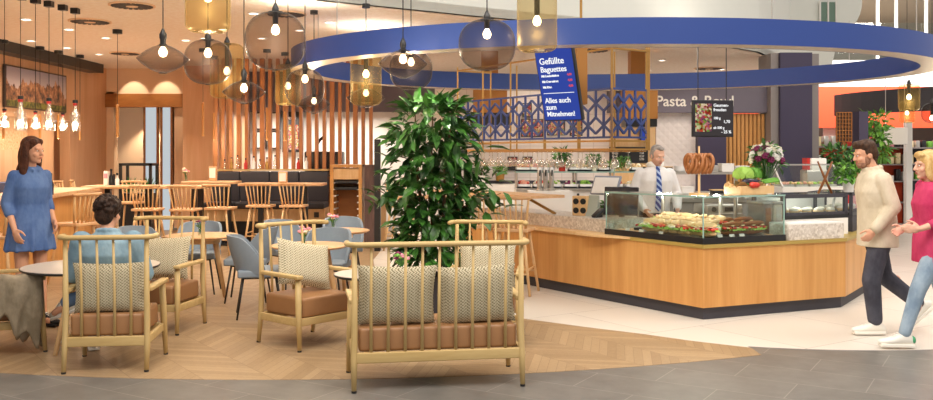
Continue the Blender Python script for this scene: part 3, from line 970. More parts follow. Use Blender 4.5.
# ================================================================ tables
def coffee(label, x, y, r, z, rot=0):
    t = thing('coffee_table', label, 'coffee table', (x, y, .003), rot, 'low round coffee tables')
    MB().lathe([(0, z - .022), (r - .012, z - .022), (r, z - .01), (r, z - .002), (r - .004, z)], 40).build('edge', M['blackp'], t, 'auto')
    MB().lathe([(r - .004, z - .002), (r - .006, z + .002), (0, z + .002)], 40).build('tabletop', plain('pale_stone_top', 'c9bdae', .35) if 'pale_stone_top' not in bpy.data.materials else bpy.data.materials['pale_stone_top'], t, 'auto')
    for k in range(3):
        a = 2 * PI * k / 3
        MB().tube([(r * .9 * math.cos(a), r * .9 * math.sin(a), 0), (r * .45 * math.cos(a), r * .45 * math.sin(a), z - .02)], [.018, .028], 10).build('leg', M['oakw'], t, True)
    MB().box((0, 0, z - .05), (r * .9, .05, .05)).build('brace', M['oakw'], t)
    return t


coffee('large low round coffee table in front of the seated man', -3.27, 7.85, .57, .675, .35)
ct3 = coffee('low round coffee table between the sofa and the right-facing armchair', -.78, 7.6, .34, .64, 2.5)


def oak_table(label, x, y, r, rot):
    t = thing('round_table', label, 'table', (x, y, .003), rot, 'round oak dining tables')
    z = .74
    MB().lathe([(0, z - .03), (r - .03, z - .028), (r, z - .012), (r, z - .004), (r - .006, z), (0, z)], 44).build('tabletop', M['oakt'], t, 'auto')
    for k in range(3):
        a = 2 * PI * k / 3
        MB().tube([(r * .78 * math.cos(a), r * .78 * math.sin(a), 0), (r * .42 * math.cos(a), r * .42 * math.sin(a), z - .03)], [.02, .036], 10).build('leg', M['oakw'], t, True)
    MB().lathe([(0, z - .1), (r * .5, z - .09), (r * .52, z - .03)], 24).build('apron', M['oakw'], t, 'auto')
    return t


T1 = oak_table('round oak table left of the two side-on grey chairs', -2.97, 10.1, .4, -1.2)
T2 = oak_table('round oak table directly behind the right-facing armchair', -1.57, 9.0, .385, .3)
T3 = oak_table('round oak table farther back, left of the timber post', -1.56, 10.75, .4, 1.0)


def vase(label, x, y, z, cols, hh=.09):
    t = thing('flower_vase', label, 'flower vase', (x, y, z), random.random() * 6, 'small flower vases')
    MB().lathe([(0, 0), (.026, 0), (.028, hh * .8), (.02, hh), (.018, hh)], 16).build('vase', M['glass'], t, 'auto')
    MB().lathe([(0, .004), (.022, .004), (.023, hh * .5), (0, hh * .5)], 12).build('water', M['glass'], t)
    s = MB(); l = MB(); fl = MB()
    for k in range(9):
        a = random.random() * 6.28; R = random.uniform(.01, .06); zz = hh + random.uniform(.05, .11)
        top = Vector((R * math.cos(a), R * math.sin(a), zz)); s.tube([(0, 0, .02), top * .55 + Vector((0, 0, .02)), top], .003, 5)
        fl.mi = k % len(cols)
        for j in range(5):
            b = j * 1.256
            fl.ell(top + Vector((.012 * math.cos(b), .012 * math.sin(b), 0)), (.014, .014, .011), 8, 5)
        fl.ell(top + Vector((0, 0, .008)), (.012, .012, .01), 8, 5)
        l.add([(0, 0, hh), (top.x * 1.1 + .01, top.y, hh + .03), (top.x * 1.5, top.y * 1.5, hh + .05), (top.x * 1.1, top.y + .01, hh + .03)], [(0, 1, 2, 3)])
    s.build('stems', M['dkgreen'], t); l.build('leaves', M['green'], t); fl.build('blossoms', [M[c] for c in cols], t, True)
    return t


vase('vase of pink flowers on the table behind the right-facing armchair', -1.6, 8.86, .743, ['pink', 'cream', 'pink'])
vase('vase of pink and white flowers on the farther round oak table', -1.57, 10.6, .743, ['pink', 'cream'], .1)
vase('vase of pink and crimson flowers on the round table left of the side-on grey chairs', -2.96, 10.0, .743, ['magenta', 'pink', 'cream'], .08)
vase('vase of magenta flowers on the coffee table behind the sofa', -.56, 7.62, .646, ['magenta', 'pink', 'green'], .06)

# ================================================================ grey dining chairs (front is +Y)
def dining(label, x, y, rz, first=[]):
    if first: return dup(first[0], (x, y, .003), rz, label)
    t = thing('dining_chair', label, 'chair', (x, y, .003), rz, 'blue-grey dining chairs'); first.append(t)
    MB().rbox((0, .02, .45), (.46, .46, .075), .035, 3).build('seat', M['greyfab'], t, 'auto')
    n, m = 20, 8
    outer = []; vs = []; fs = []
    for layer in (0, .03):
        for i in range(n + 1):
            a = math.radians(-108 + 216 * i / n)          # around the back
            e = abs(a) / math.radians(108)
            top = .83 - .06 * e ** 2 - .22 * max(0, e - .55) / .45 * e
            bot = .44 + .03 * (1 - e)
            for j in range(m + 1):
                v = j / m; z = bot + (top - bot) * v
                R = .235 + layer - .03 * (1 - v) ** 2
                lean = -.07 * v * (1 - .5 * e)
                vs.append((R * math.sin(a) * 1.0, -R * math.cos(a) * .95 + lean, z))
    o = (n + 1) * (m + 1)
    for i in range(n):
        for j in range(m):
            q = (i * (m + 1) + j, (i + 1) * (m + 1) + j, (i + 1) * (m + 1) + j + 1, i * (m + 1) + j + 1)
            fs.append(q); fs.append(tuple(k + o for k in q[::-1]))
    for i in range(n):
        for j in (0, m):
            p, q = i * (m + 1) + j, (i + 1) * (m + 1) + j; fs.append((p, q, q + o, p + o))
    for i in (0, n):
        for j in range(m):
            p, q = i * (m + 1) + j, i * (m + 1) + j + 1; fs.append((p, q, q + o, p + o))
    MB().add(vs, fs).build('backrest', M['greyfab'], t, 'auto')
    for sx in (-1, 1):
        for sy in (-1, 1):
            MB().tube([(sx * .225, sy * .225 + .01, 0), (sx * .16, sy * .16 + .01, .42)], [.009, .012], 8).build('leg', M['black'], t, True)
    MB().box((0, .01, .405), (.34, .34, .02)).build('frame', M['black'], t)
    return t


dining('blue-grey chair side-on at the right of the left round oak table, facing left', -2.45, 10.15, PI / 2 + .1)
dining('blue-grey chair turned right behind the right-facing armchair', -2.12, 9.18, -PI / 2 + .25)
dining('blue-grey chair facing us behind the left round oak table', -3.2, 10.75, PI + .1)
dining('blue-grey chair half hidden behind the pillow of the armchair that faces us', -3.6, 10.1, -PI / 2 - .5)
dining('blue-grey chair with its back above the table with the pink vase, facing us', -1.52, 9.75, PI - .1)
dining('blue-grey chair farthest back, seen above the armchair rail at the left', -2.2, 11.1, -PI / 2 - .7)
dining('blue-grey chair half covered between two other grey chairs near the timber post', -1.58, 11.55, PI + .2)

# ================================================================ bar stools (front is +Y)
def stool(label, x, y, rz, first=[]):
    if first: return dup(first[0], (x, y, .003), rz, label)
    t = thing('bar_stool', label, 'bar stool', (x, y, .003), rz, 'oak spindle-back bar stools'); first.append(t)
    MB().rbox((0, 0, .755), (.42, .4, .04), .018, 3).build('seat', M['oakt'], t, 'auto')
    for sx in (-1, 1):
        for sy in (-1, 1):
            MB().tube([(sx * .24, sy * .235, 0), (sx * .14, sy * .135, .74)], [.016, .02], 8).build('leg', M['oakw'], t, True)
    k = .25
    q = lambda z: .24 - (.1 * z / .74)
    for sx in (-1, 1):
        MB().tube([(sx * q(.3), -q(.3), .3), (sx * q(.3), q(.3), .3)], .011, 8).build('stretcher', M['oakw'], t, True)
    for sy in (-1, 1):
        MB().tube([(-q(k), sy * q(k), k), (q(k), sy * q(k), k)], .011, 8).build('stretcher', M['oakw'], t, True)
    for i in range(7):
        u = -1 + 2 * i / 6
        MB().tube([(u * .165, -.155 + .03 * abs(u), .77), (u * .215, -.235 + .05 * u * u, 1.13)], [.012 if 0 < i < 6 else .016, .009 if 0 < i < 6 else .013], 6).build('spindle', M['oakw'], t, True)
    MB().tube([(u * .24, -.235 + .055 * u * u, 1.135) for u in [-1 + i / 5 for i in range(11)]], .02, 8, sq=1.0).build('top_rail', M['oakt'], t, True)
    return t


stool('oak bar stool between the standing woman and the seated man', XX(76, 11.5), 11.5, PI / 2 - .35)
stool('oak bar stool at the left photo edge beside the standing woman\'s arm', -5.05, 9.75, PI / 2)
stool('oak bar stool beyond the long table at the left photo edge', XX(6, 15.0), 15.2, PI / 2)
stool('oak bar stool beyond the long table right of the woman\'s head', XX(67, 16.6), 16.6, -PI / 2)
stool('oak bar stool beyond the long table nearest the corner', XX(83, 17.2), 17.2, -PI / 2 + .3)
stool('oak bar stool at the high table, left of three seen from behind', XX(148, 14.5), 14.5, .05)
stool('oak bar stool at the high table, middle of three seen from behind', XX(186, 14.45), 14.45, 0)
stool('oak bar stool at the high table, right of three seen from behind', XX(220, 14.8), 14.85, -.12)
stool('oak bar stool facing us across the high table near the agave planter', XX(128, 16.4), 16.5, PI)
stool('left oak bar stool before the charcoal bench', XX(261, 15.5), 15.5, -.05)
stool('right oak bar stool before the charcoal bench', XX(294, 15.5), 15.5, -.05)
stool('oak bar stool at the far table left of the tall plant', XX(401, 15.5), 15.5, -.2)
stool('oak bar stool at the bar counter, partly behind the plant leaves', .15, 11.2, -.35)
stool('oak bar stool at the bar counter nearest the glass case', .57, 10.68, -.3)

# ================================================================ high tables
t = thing('long_bar_table', 'long oak bar table with panelled side behind the standing woman', 'bar table', (-5.65, 11.8, 0))
top = [(-5.2, 8.8), (-6.04, 14.85), (-6.9, 14.75), (-6.05, 8.7)]
b = MB(); b.xf = Matrix.Translation((5.65, -11.8, 0)); b.prism(top, 1.045, 1.1); b.build('worktop', M['oakt'], t)
b = MB(); b.xf = Matrix.Translation((5.65, -11.8, 0)); b.prism([(-5.33, 8.95), (-6.14, 14.75), (-6.8, 14.65), (-5.95, 8.85)], .0, 1.045); b.build('side_panel', M['panel'], t)


def high_table(label, x0, x1, y, d, z, legs, legm='blackp'):
    t = thing('high_table', label, 'high table', ((x0 + x1) / 2, y, 0), 0, 'oak high tables'); w = x1 - x0
    MB().rbox((0, 0, z - .025), (w, d, .05), .015).build('tabletop', M['oakt'], t, 'auto')
    for lx in legs:
        g = MB().box((lx, 0, z / 2 - .02), (.09, .09, z - .06)).build('leg', M[legm], t)
        MB().box((lx, 0, .015), (.45, d * .7, .03)).build('foot_plate', M[legm], g)
    return t


high_table('oak high table with condiments beside the agave planter', -6.45, -4.45, 15.4, .7, 1.115, (-.68, .02, .78))
high_table('oak high table at the left end of the charcoal bench', -5.1, -4.15, 16.33, .6, 1.16, (-.2, .3))
high_table('oak high table before the middle of the charcoal bench', -4.05, -2.55, 16.2, .55, 1.13, (-.4, .4))
high_table('pale oak table with square legs left of the tall plant', -1.56, -.2, 16.3, .7, .9, (-.62, .62), 'oakw')
# table top things
vase('vase of pink flowers on the high table at the bench\'s left end', XX(186, 16.35), 16.35, 1.163, ['pink', 'cream'], .12)
t = thing('menu_holder', 'pale wooden menu box with flowers on the bench high table', 'menu holder', (XX(283, 16.2), 16.2, 1.133))
MB().rbox((0, 0, .1), (.16, .08, .2), .01).build('box', M['oakt'], t, 'auto'); MB().box((0, -.043, .1), (.12, .005, .15)).build('card', M['paper'], t)
t = thing('menu_holder', 'pale wooden menu box before the left end of the bench back', 'menu holder', (XX(213, 16.45), 16.45, 1.163))
MB().rbox((0, 0, .13), (.14, .08, .26), .01).build('box', M['oakt'], t, 'auto'); MB().box((0, -.043, .14), (.11, .005, .18)).build('card', M['paper'], t)
for k, (px, h, mm, nm) in enumerate(((109, .2, 'paper', 'white napkin box with pink print on the high table with condiments'), (113.5, .24, 'blackp', 'tall black mill standing among the condiments'), (116.5, .15, 'blackp', 'short black bottle among the condiments'), (119.5, .17, 'whitec', 'white jar with dark lid right of the black bottles'))):
    t = thing('condiment_box' if k == 0 else 'condiment_bottle', nm, 'condiment', (XX(px, 15.4), 15.3, 1.118), 0, 'condiments on the high table')
    if k == 0:
        MB().rbox((0, 0, h / 2 + .02), (.08, .08, h + .04), .008).build('box', M[mm], t, 'auto'); MB().box((0, -.042, .16), (.06, .004, .08)).build('print', M['pink'], t)
    else:
        MB().lathe([(0, 0), (.034, 0), (.034, h * .6), (.015, h * .8), (.015, h)], 14).build('body', M[mm], t, 'auto'); MB().lathe([(.02, h), (.02, h + .04), (0, h + .04)], 12).build('lid', M['blackp'], t)
for k, (px, Y, h, nm) in enumerate(((51, 12.2, .26, 'dark glass bottle on the long bar table right of the woman'), (47.5, 12.4, .16, 'short dark mill on the long bar table beside the bottle'))):
    t = thing('condiment_bottle', nm, 'condiment', (XX(px, Y), Y, 1.1), 0, 'condiments on the long bar table')
    MB().lathe([(0, 0), (.034, 0), (.036, h * .55), (.014, h * .75), (.014, h)], 14).build('body', M['blackp'], t, 'auto'); MB().lathe([(.017, h), (.017, h + .03), (0, h + .03)], 12).build('lid', M['black'], t)

# planter with agaves
t = thing('agave_planter', 'black framed planter box with spiky agaves left of the glass panels', 'planter', (XX(137, 17.2), 17.3, 0))
MB().box((0, 0, .45), (.62, .4, .9)).build('box', M['blackp'], t)
f = MB()
for sx in (-1, 1):
    for sy in (-1, 1): f.box((sx * .285, sy * .18, 1.18), (.05, .04, .56))
    f.box((sx * .285, 0, 1.45), (.05, .4, .05))
for sy in (-1, 1): f.box((0, sy * .18, 1.45), (.62, .04, .05))
f.build('frame', M['black'], t)
l = MB()
for cx in (-.17, .17):
    for k in range(22):
        a = k * 2.4; e = .25 + .6 * (k / 22); d = Vector((math.cos(a) * e, math.sin(a) * e, 1.1 - e)).normalized(); L = .34
        s = d.cross(Vector((0, 0, 1))).normalized(); c = Vector((cx, 0, .9))
        l.add([c - s * .012, c + s * .012, c + d * L * .5 + s * .026, c + d * L, c + d * L * .5 - s * .026, c + d * L * .4 + Vector((0, 0, -.012))], [(0, 1, 5), (1, 2, 5), (2, 3, 5), (3, 4, 5), (4, 0, 5), (0, 4, 3, 2, 1)])
l.build('foliage', M['leaf3'], t)

# ================================================================ tall plant
def leafset(b, n, ctr, ext, L, droop=.3, core=.5, shape=None, wid=.36):
    for k in range(n):
        while True:
            p = Vector((random.uniform(-1, 1), random.uniform(-1, 1), random.uniform(-1, 1)))
            if core < math.sqrt(p.x ** 2 + p.y ** 2) < 1 or (p.z > .85 and math.hypot(p.x, p.y) < 1): break
        w = shape(p.z) if shape else 1
        c = Vector((ctr[0] + p.x * ext[0] * w, ctr[1] + p.y * ext[1] * w, ctr[2] + p.z * ext[2]))
        d = Vector((p.x + random.uniform(-.7, .7), p.y + random.uniform(-.7, .7), random.uniform(-.9, .75) - droop * .5 + (.8 if p.z > .8 else 0)))
        d.normalize(); l = L * random.uniform(.65, 1.2)
        s = d.cross(Vector((random.uniform(-.4, .4), random.uniform(-.4, .4), 1))).normalized(); nn = s.cross(d)
        w = l * wid / 2; dr = -nn * l * .1
        pts = [c, c + d * l * .25 + s * w * .8 + nn * .012, c + d * l * .6 + s * w + nn * .012 + dr * .4, c + d * l + dr * 1.6, c + d * l * .6 - s * w + nn * .012 + dr * .4, c + d * l * .25 - s * w * .8 + nn * .012, c + d * l * .3, c + d * l * .65 + dr * .5]
        b.add(pts, [(0, 1, 6), (1, 2, 7, 6), (2, 3, 7), (3, 4, 7), (4, 5, 6, 7), (5, 0, 6)])


px0 = Vector((XX(432, 9.15), 9.2, 0))
t = thing('ficus_plant', 'tall glossy ficus in a pot behind the sofa', 'plant', px0)
MB().lathe([(0, 0), (.19, 0), (.24, .42), (.22, .42), (.2, .36)], 28).build('pot', M['darkgrey'], t, 'auto')
MB().lathe([(.2, .37), (0, .39)], 20).build('soil', M['soil'], t)
for k, (dx, dy) in enumerate(((-.06, .02), (.07, -.03), (.0, .07))):
    MB().tube([(dx, dy, .36), (dx * 1.6, dy * 1.5, .9), (dx * 2.2 - .02, dy * 2, 1.5), (dx * 3, dy * 3, 2.1)], [.024, .02, .016, .006], 8).build('trunk', M['stem'], t, True)
l = MB()
leafset(l, 1150, (0, 0, 1.38), (.49, .42, .83), .19, .45, .25, lambda z: (.62 if z > .8 else .85) if z > .3 else (.95 if z > -.3 else .72), .44)
leafset(l, 34, (.52, -.02, 1.2), (.26, .2, .22), .24, .2, .0, None, .42)
leafset(l, 10, (.42, -.05, 1.62), (.16, .12, .1), .3, -.2, .0, None, .3)
leafset(l, 12, (-.52, -.05, 1.25), (.1, .12, .14), .2, .4, .0, None, .3)
l.build('foliage', M['leaf'], t)
b = MB()
b.tube([(.1, 0, 1.0), (.35, -.02, 1.12), (.7, -.03, 1.25)], [.01, .008, .004], 6); b.tube([(-.05, 0, 1.0), (-.3, -.03, 1.15), (-.58, -.05, 1.3)], [.01, .008, .004], 6)
b.build('branches', M['stem'], t, True)
# ================================================================ serving counter
V2 = lambda x, y: Vector((x, y))
N_, E_ = V2(2.34, 8.9), V2(4.06, 9.64)
u1 = V2(-.555, .832).normalized(); n1 = V2(.832, .555).normalized()
u2 = (E_ - N_).normalized(); n2 = V2(-u2.y, u2.x)
u3 = V2(.567, .824).normalized(); n3 = V2(-u3.y, u3.x)
A_ = N_ + u1 * 4.3; G_ = E_ + u3 * 2.6
A1z, A2z, A3z = math.atan2(u1.y, u1.x), math.atan2(u2.y, u2.x), math.atan2(u3.y, u3.x)


def meet(p, d, q, e):
    k = d.x * e.y - d.y * e.x; r = q - p
    return p + d * ((r.x * e.y - r.y * e.x) / k)


def off(d, a=4.3, g=2.6):
    return [N_ + u1 * a + n1 * d, meet(N_ + n1 * d, u1, N_ + n2 * d, u2), meet(N_ + n2 * d, u2, E_ + n3 * d, u3), E_ + u3 * g + n3 * d]


def band(d0, d1, z0, z1, name, m, par, a=4.3, g=2.6, sl=(0, 4)):
    o = off(d0, a, g)[sl[0]:sl[1]]; i = off(d1, a, g)[sl[0]:sl[1]]
    return MB().prism([tuple(p) for p in o] + [tuple(p) for p in reversed(i)], z0, z1).build(name, m, par)


def Q1(t, d, z=0): p = N_ + u1 * t + n1 * d; return Vector((p.x, p.y, z))


def Q2(s, d, z=0): p = N_ + u2 * s + n2 * d; return Vector((p.x, p.y, z))


def Q3(s, d, z=0): p = E_ + u3 * s + n3 * d; return Vector((p.x, p.y, z))


def solve(px, d, O, u, n):
    k = (px - CX) / F; p = O + n * d
    return (k * p.y - p.x) / (u.x - k * u.y)


def t1(px, d): return solve(px, d, N_, u1, n1)


def s2(px, d): return solve(px, d, N_, u2, n2)


ctr = thing('serving_counter', 'long angled oak-fronted serving counter with dark plinth', 'counter')
band(.05, .95, 0, .125, 'plinth', M['darkgrey'], ctr)
o0, o1 = off(0), off(.03)
for i in range(3):
    MB().prism([tuple(o0[i]), tuple(o0[i + 1]), tuple(o1[i + 1]), tuple(o1[i])], .125, .715).build('front_panel', M['panel'], ctr)
band(.03, .97, .125, .715, 'body', M['oakw'], ctr)
band(-.015, .97, .715, .75, 'worktop', plain('shaded_olive_edge', 'b59a52', .4, .2), ctr, 1.46)  # olive tone paints the underside shading into the worktop edge
p = [Q1(1.46, -.05), Q1(4.35, -.05), Q1(4.35, .97), Q1(1.46, .97)]
MB().prism([(q.x, q.y) for q in p], .715, .755).build('oak_worktop', M['oakw'], ctr)
p = [Q1(1.0, -.012), Q1(1.46, -.16), Q1(1.75, -.16), Q1(1.75, .0), Q1(1.0, .0)]
MB().prism([(q.x, q.y) for q in p], .728, .752).build('tray_ledge', M['oakw'], ctr)
b = MB()
p = [Q1(1.5, .12), Q1(4.2, .12), Q1(4.2, .75), Q1(1.5, .75)]; b.prism([(q.x, q.y) for q in p], .756, .9)
tag(b.build('terrazzo_slab', M['terr']), 'long speckled terrazzo slab on the oak counter left of the glass case', 'slab')
b = thing('terrazzo_block', 'speckled terrazzo block with white top right of the glass case', 'slab')
p = [Q2(1.1, .01), Q2(1.86, .01), Q2(1.86 - .1, .3), Q2(1.1, .3)]
MB().prism([(q.x, q.y) for q in p], .752, .91).build('block', M['terr'], b)
MB().prism([(q.x, q.y) for q in p], .91, .925).build('top', M['white'], b)

# glass display case wrapped round the counter corner
g = thing('display_case', 'glass sandwich display case on the counter corner', 'display case')


def wrap(d0, d1, z0, z1, name, m, a=1.44, s=1.06):
    o = [Q1(a, d0), Vector((*off(d0)[1], 0)), Q2(s, d0), Q2(s, d1), Vector((*off(d1)[1], 0)), Q1(a, d1)]
    return MB().prism([(q.x, q.y) for q in o], z0, z1).build(name, m, g)


wrap(.01, .62, .752, .79, 'base', M['blackp']); wrap(.01, .035, .79, .815, 'front_rim', M['blackp'])
wrap(.04, .6, .791, .8, 'shelf_board', M['oakt'])
wrap(.03, .036, .815, 1.215, 'front_glass', M['glass']); wrap(.015, .5, 1.215, 1.228, 'top_glass', M['glass'])
for fn, v, rz in ((Q1, 1.437, A1z), (Q2, 1.057, A2z)):
    MB().bar(fn(v, .04, 1.0), fn(v, .6, 1.0), .006, .42).build('end_glass', M['glass'], g)
e = MB(); c0 = Vector((*off(.02)[1], 0)); z = Vector((0, 0, 1.222))
e.bar(Q1(1.44, .02) + z, c0 + z, .012, .016); e.bar(c0 + z, Q2(1.06, .02) + z, .012, .016)
for q in (Q1(1.437, .034), c0, Q2(1.057, .034)): e.bar(q + Vector((0, 0, .8)), q + Vector((0, 0, 1.22)), .012)
e.build('glass_edge', M['glassedge'], g)
for fn, v in ((Q1, 1.02), (Q2, .62)):
    MB().cone(fn(v, .5, .79), fn(v, .5, 1.215), .022, n=12).build('steel_post', M['steel'], g, 'auto')
MB().bar(Q1(1.44, .5, 1.2), Vector((*off(.5)[1], 1.2)), .03, .03).build('rear_rail', M['steel'], g)

# filled baguettes
M['orange_fish'] = plain('orange_fish_slice', 'e8894e', .5)
def sandwich(label, loc, rz, grp, first={}, kind=0):
    if kind in first: return dup(first[kind], loc, rz, label)
    t = thing('filled_pretzel_roll' if kind == 1 else 'filled_baguette', label, 'sandwich', loc, rz, grp); first[kind] = t
    t.scale = (1.25, 1.2, 1.35)
    br = M['bread2'] if kind == 1 else M['bread']; L = .13 if kind == 1 else .09
    R = Matrix.Rotation(-.35, 3, 'Y')
    MB().ell((0, 0, .022), (.04, L, .022), 14, 8).build('bread_bottom', br, t, True)
    MB().ell((.02, 0, .082), (.042, L * .95, .02), 14, 8, R).build('bread_top', br, t, True)
    l = MB()
    for k in range(26):
        a = 2 * PI * k / 26; c = Vector((.034 * math.cos(a), L * .93 * math.sin(a), .04)); o = Vector((math.cos(a), math.sin(a) * .6, 0)) * .042
        l.add([c, c + Vector((0, .02, .008)), c + o + Vector((0, .018, .012 + .012 * math.sin(k * 2.2))), c + o + Vector((0, -.012, -.006))], [(0, 1, 2, 3)])
    l.build('lettuce', M['lettuce'], t)
    f = MB()
    for k in range(5):
        for sx in (-.026, .03): f.ell((sx, -L * .8 + L * 1.6 * k / 4, .054), (.026, .02, .012), 10, 5)
    f.build('tomato_slices' if kind != 2 else 'egg_slices', M[{0: 'tomato', 1: 'tomato', 2: 'cream', 3: 'tomato'}[kind]], t, True)
    f = MB()
    for k in range(4): f.rbox((.0, -L * .6 + L * 1.2 * k / 3, .064), (.1, .036, .008), .003, 1, ry=.2 * (-1) ** k)
    f.build('ham_slices' if kind in (0, 3) else 'cheese_slices', M[{0: 'ham', 1: 'cheese', 2: 'cheese', 3: 'orange_fish'}[kind]], t)
    return t


SL = MB()
for d0, d1, z0, z1 in ((.06, .5, .802, .885),):
    for a_, b_, fn in ((.03, 1.0, Q1), (.06, .9, Q2)):
        SL.add([fn(a_, d0, z0), fn(b_, d0, z0), fn(b_, d1, z1), fn(a_ + .4 * (fn is Q1), d1, z1), fn(a_, d0, z0 - .001), fn(b_, d0, z0 - .001), fn(b_, d1, z0), fn(a_ + .4 * (fn is Q1), d1, z0)], [(0, 1, 2, 3), (4, 7, 6, 5), (0, 4, 5, 1), (1, 5, 6, 2), (2, 6, 7, 3), (3, 7, 4, 0)])
SL.build('sloped_shelf', M['steel'], g)
for r_, d in enumerate((.14, .29, .43)):
    for k in range(8):
        tt = .08 + r_ * .06 + k * .112
        sandwich('filled baguette in the glass case, %s from the corner in the %s row' % (ORD[k], ('front', 'middle', 'back')[r_]), Q1(tt, d + .01 * math.sin(k * 3), (.82, .846, .874)[r_]), random.uniform(-.5, .9), 'filled baguettes in the glass case', kind=(0, 2, 3)[(k + r_) % 3])
for k in range(4):
    sandwich('dark crusted pretzel roll in the glass case, %s' % ('front left', 'front right', 'rear left', 'rear right')[k], Q2(.47 + .26 * (k % 2), .14 + .17 * (k // 2), .822 + .03 * (k // 2)), A2z - PI / 2 + .1 * (k % 2), 'pretzel rolls in the glass case', kind=1)
for k, (s, d, z_) in enumerate(((.2, .14, .824), (.2, .14, .87), (.24, .36, .864))):
    t = thing('salad_box', 'pale paper food box with round black mark, %s' % ('lower one at the case corner', 'stacked upper one at the case corner', 'rear one at the case corner')[k], 'food box', Q2(s, d, z_), A2z, 'paper food boxes')
    MB().rbox((0, 0, .022), (.17, .13, .044), .012).build('box', plain('cardboard_pale', 'e4d8bf', .7) if k == 0 else bpy.data.materials['cardboard_pale'], t, 'auto')
    MB().cone((.0, -.066, .022), (.0, -.0645, .022), .016, n=20).build('mark', M['blackp'], t)
for k, (fn, v) in enumerate(((Q1, t1(628.5, .08)), (Q1, t1(642, .08)), (Q1, t1(662, .08)), (Q2, s2(719, .08)), (Q2, s2(731, .08)), (Q2, s2(741, .08)))):
    t = thing('price_tag', 'small white price tag in the case, %s from the left' % ORD[k], 'price tag', fn(v, .065, .802), A1z + PI if k < 3 else A2z, 'price tags')
    MB().box((0, 0, .018), (.062, .004, .036), rx=-.3).build('card', M['paper'], t)

# things on the case lid: pretzel stand, bread crate with vegetables, bouquet
t = thing('pretzel_stand', 'wooden stand hung with brown pretzels on the glass lid', 'stand', Q2(.12, .22, 1.229))
MB().lathe([(0, 0), (.1, 0), (.1, .025), (0, .025)], 24).build('base', M['oakw'], t, 'auto')
MB().cone((0, 0, .02), (0, 0, .5), .012, .01).build('pole', M['oakw'], t)
MB().cone((-.12, 0, .4), (.12, 0, .4), .008).build('crossbar', M['oakw'], t)
for k in range(7):
    x = -.105 + k * .035
    q = MB(); pts = []
    for i in range(28):
        a = 2 * PI * i / 28
        pts.append((.012 * math.sin(2 * a), .055 * math.cos(a), -.085 - .085 * math.sin(a) * (1 - .1 * math.cos(2 * a)) + .02))
    q.tube(pts, .023, 8, True); q.ell((0, 0, -.09), (.02, .03, .04))
    o = q.build('hanging_pretzel', M['bread2'], None, True, loc=t.location + Vector((x, 0, .385)))
    o.rotation_euler.z = (k % 3 - 1) * .6 + 1.3; o.scale = (.8, .8, .95)
    tag(o, 'brown pretzel on the wooden stand, %s from the left' % ORD[k], 'pretzel', 'pretzels on the stand')
sx = s2(749, .25)
cr = thing('bread_crate', 'oak crate lined with kraft paper on the glass lid', 'crate', Q2(sx, .25, 1.229), A2z)
b = MB(); b.rbox((0, 0, .01), (.44, .26, .02), .004, 1)
for y in (-.125, .125): b.rbox((0, y, .05), (.44, .014, .08), .004, 1)
for x in (-.215, .215): b.rbox((x, 0, .05), (.014, .24, .08), .004, 1)
b.build('slats', M['oakw'], cr)
pb = MB(); n = 40; vs = [(0, 0, .03)]; fs = []
for i in range(n):
    a = 2 * PI * i / n; r = 1 + .12 * math.sin(i * 1.9); vs += [(.19 * math.cos(a), .1 * math.sin(a), .06 + .01 * math.sin(i * 2.1)), (.27 * r * math.cos(a), .15 * r * math.sin(a), .11 + .03 * math.sin(i * 1.3))]
for i in range(n):
    j = (i + 1) % n; fs += [(0, 1 + 2 * i, 1 + 2 * j), (1 + 2 * i, 2 + 2 * i, 2 + 2 * j, 1 + 2 * j)]
pb.add(vs, fs).build('paper_liner', M['kraft'], cr, True)
W_ = lambda x, y, z: cr.matrix_basis @ Vector((x, y, z))
bpy.context.view_layer.update()


def onc(name, label, cat, x, y, z, mbfn, m, grp=None, smooth=True, rz=0):
    q = MB(); mbfn(q); o = q.build(name, m, None, smooth, loc=cr.location + Vector((math.cos(A2z) * x - math.sin(A2z) * y, math.sin(A2z) * x + math.cos(A2z) * y, z)))
    o.rotation_euler.z = A2z + rz
    return tag(o, label, cat, grp)


o = onc('aubergine', 'glossy dark aubergine lying on the kraft paper', 'vegetable', -.02, -.06, .12, lambda q: q.tube([(-.13, 0, 0), (-.1, 0, .005), (-.03, 0, .01), (.06, 0, .006), (.12, 0, 0), (.15, 0, 0)], [.012, .036, .042, .034, .022, .012], 14), M['egg'])
MB().cone((.14, 0, 0), (.18, 0, .01), .016, .006).build('stem', M['dkgreen'], o)
o = onc('red_pepper', 'red pepper in front of the aubergine', 'vegetable', -.06, -.13, .1, lambda q: (q.ell((0, 0, 0), (.05, .035, .034)), q.ell((.04, 0, 0), (.05, .03, .03))), M['tomato'])
MB().cone((-.05, 0, .005), (-.075, 0, .02), .008, .006).build('stem', M['dkgreen'], o)
o = onc('spring_onions', 'bundle of green spring onions at the crate end', 'vegetable', .2, -.08, .12, lambda q: [q.tube([(-.09, .01 * i - .03, .01 * (i % 3)), (.09, .014 * i - .05, .012 * (i % 3) + .02)], [.009, .012], 8) for i in range(8)], M['green'])
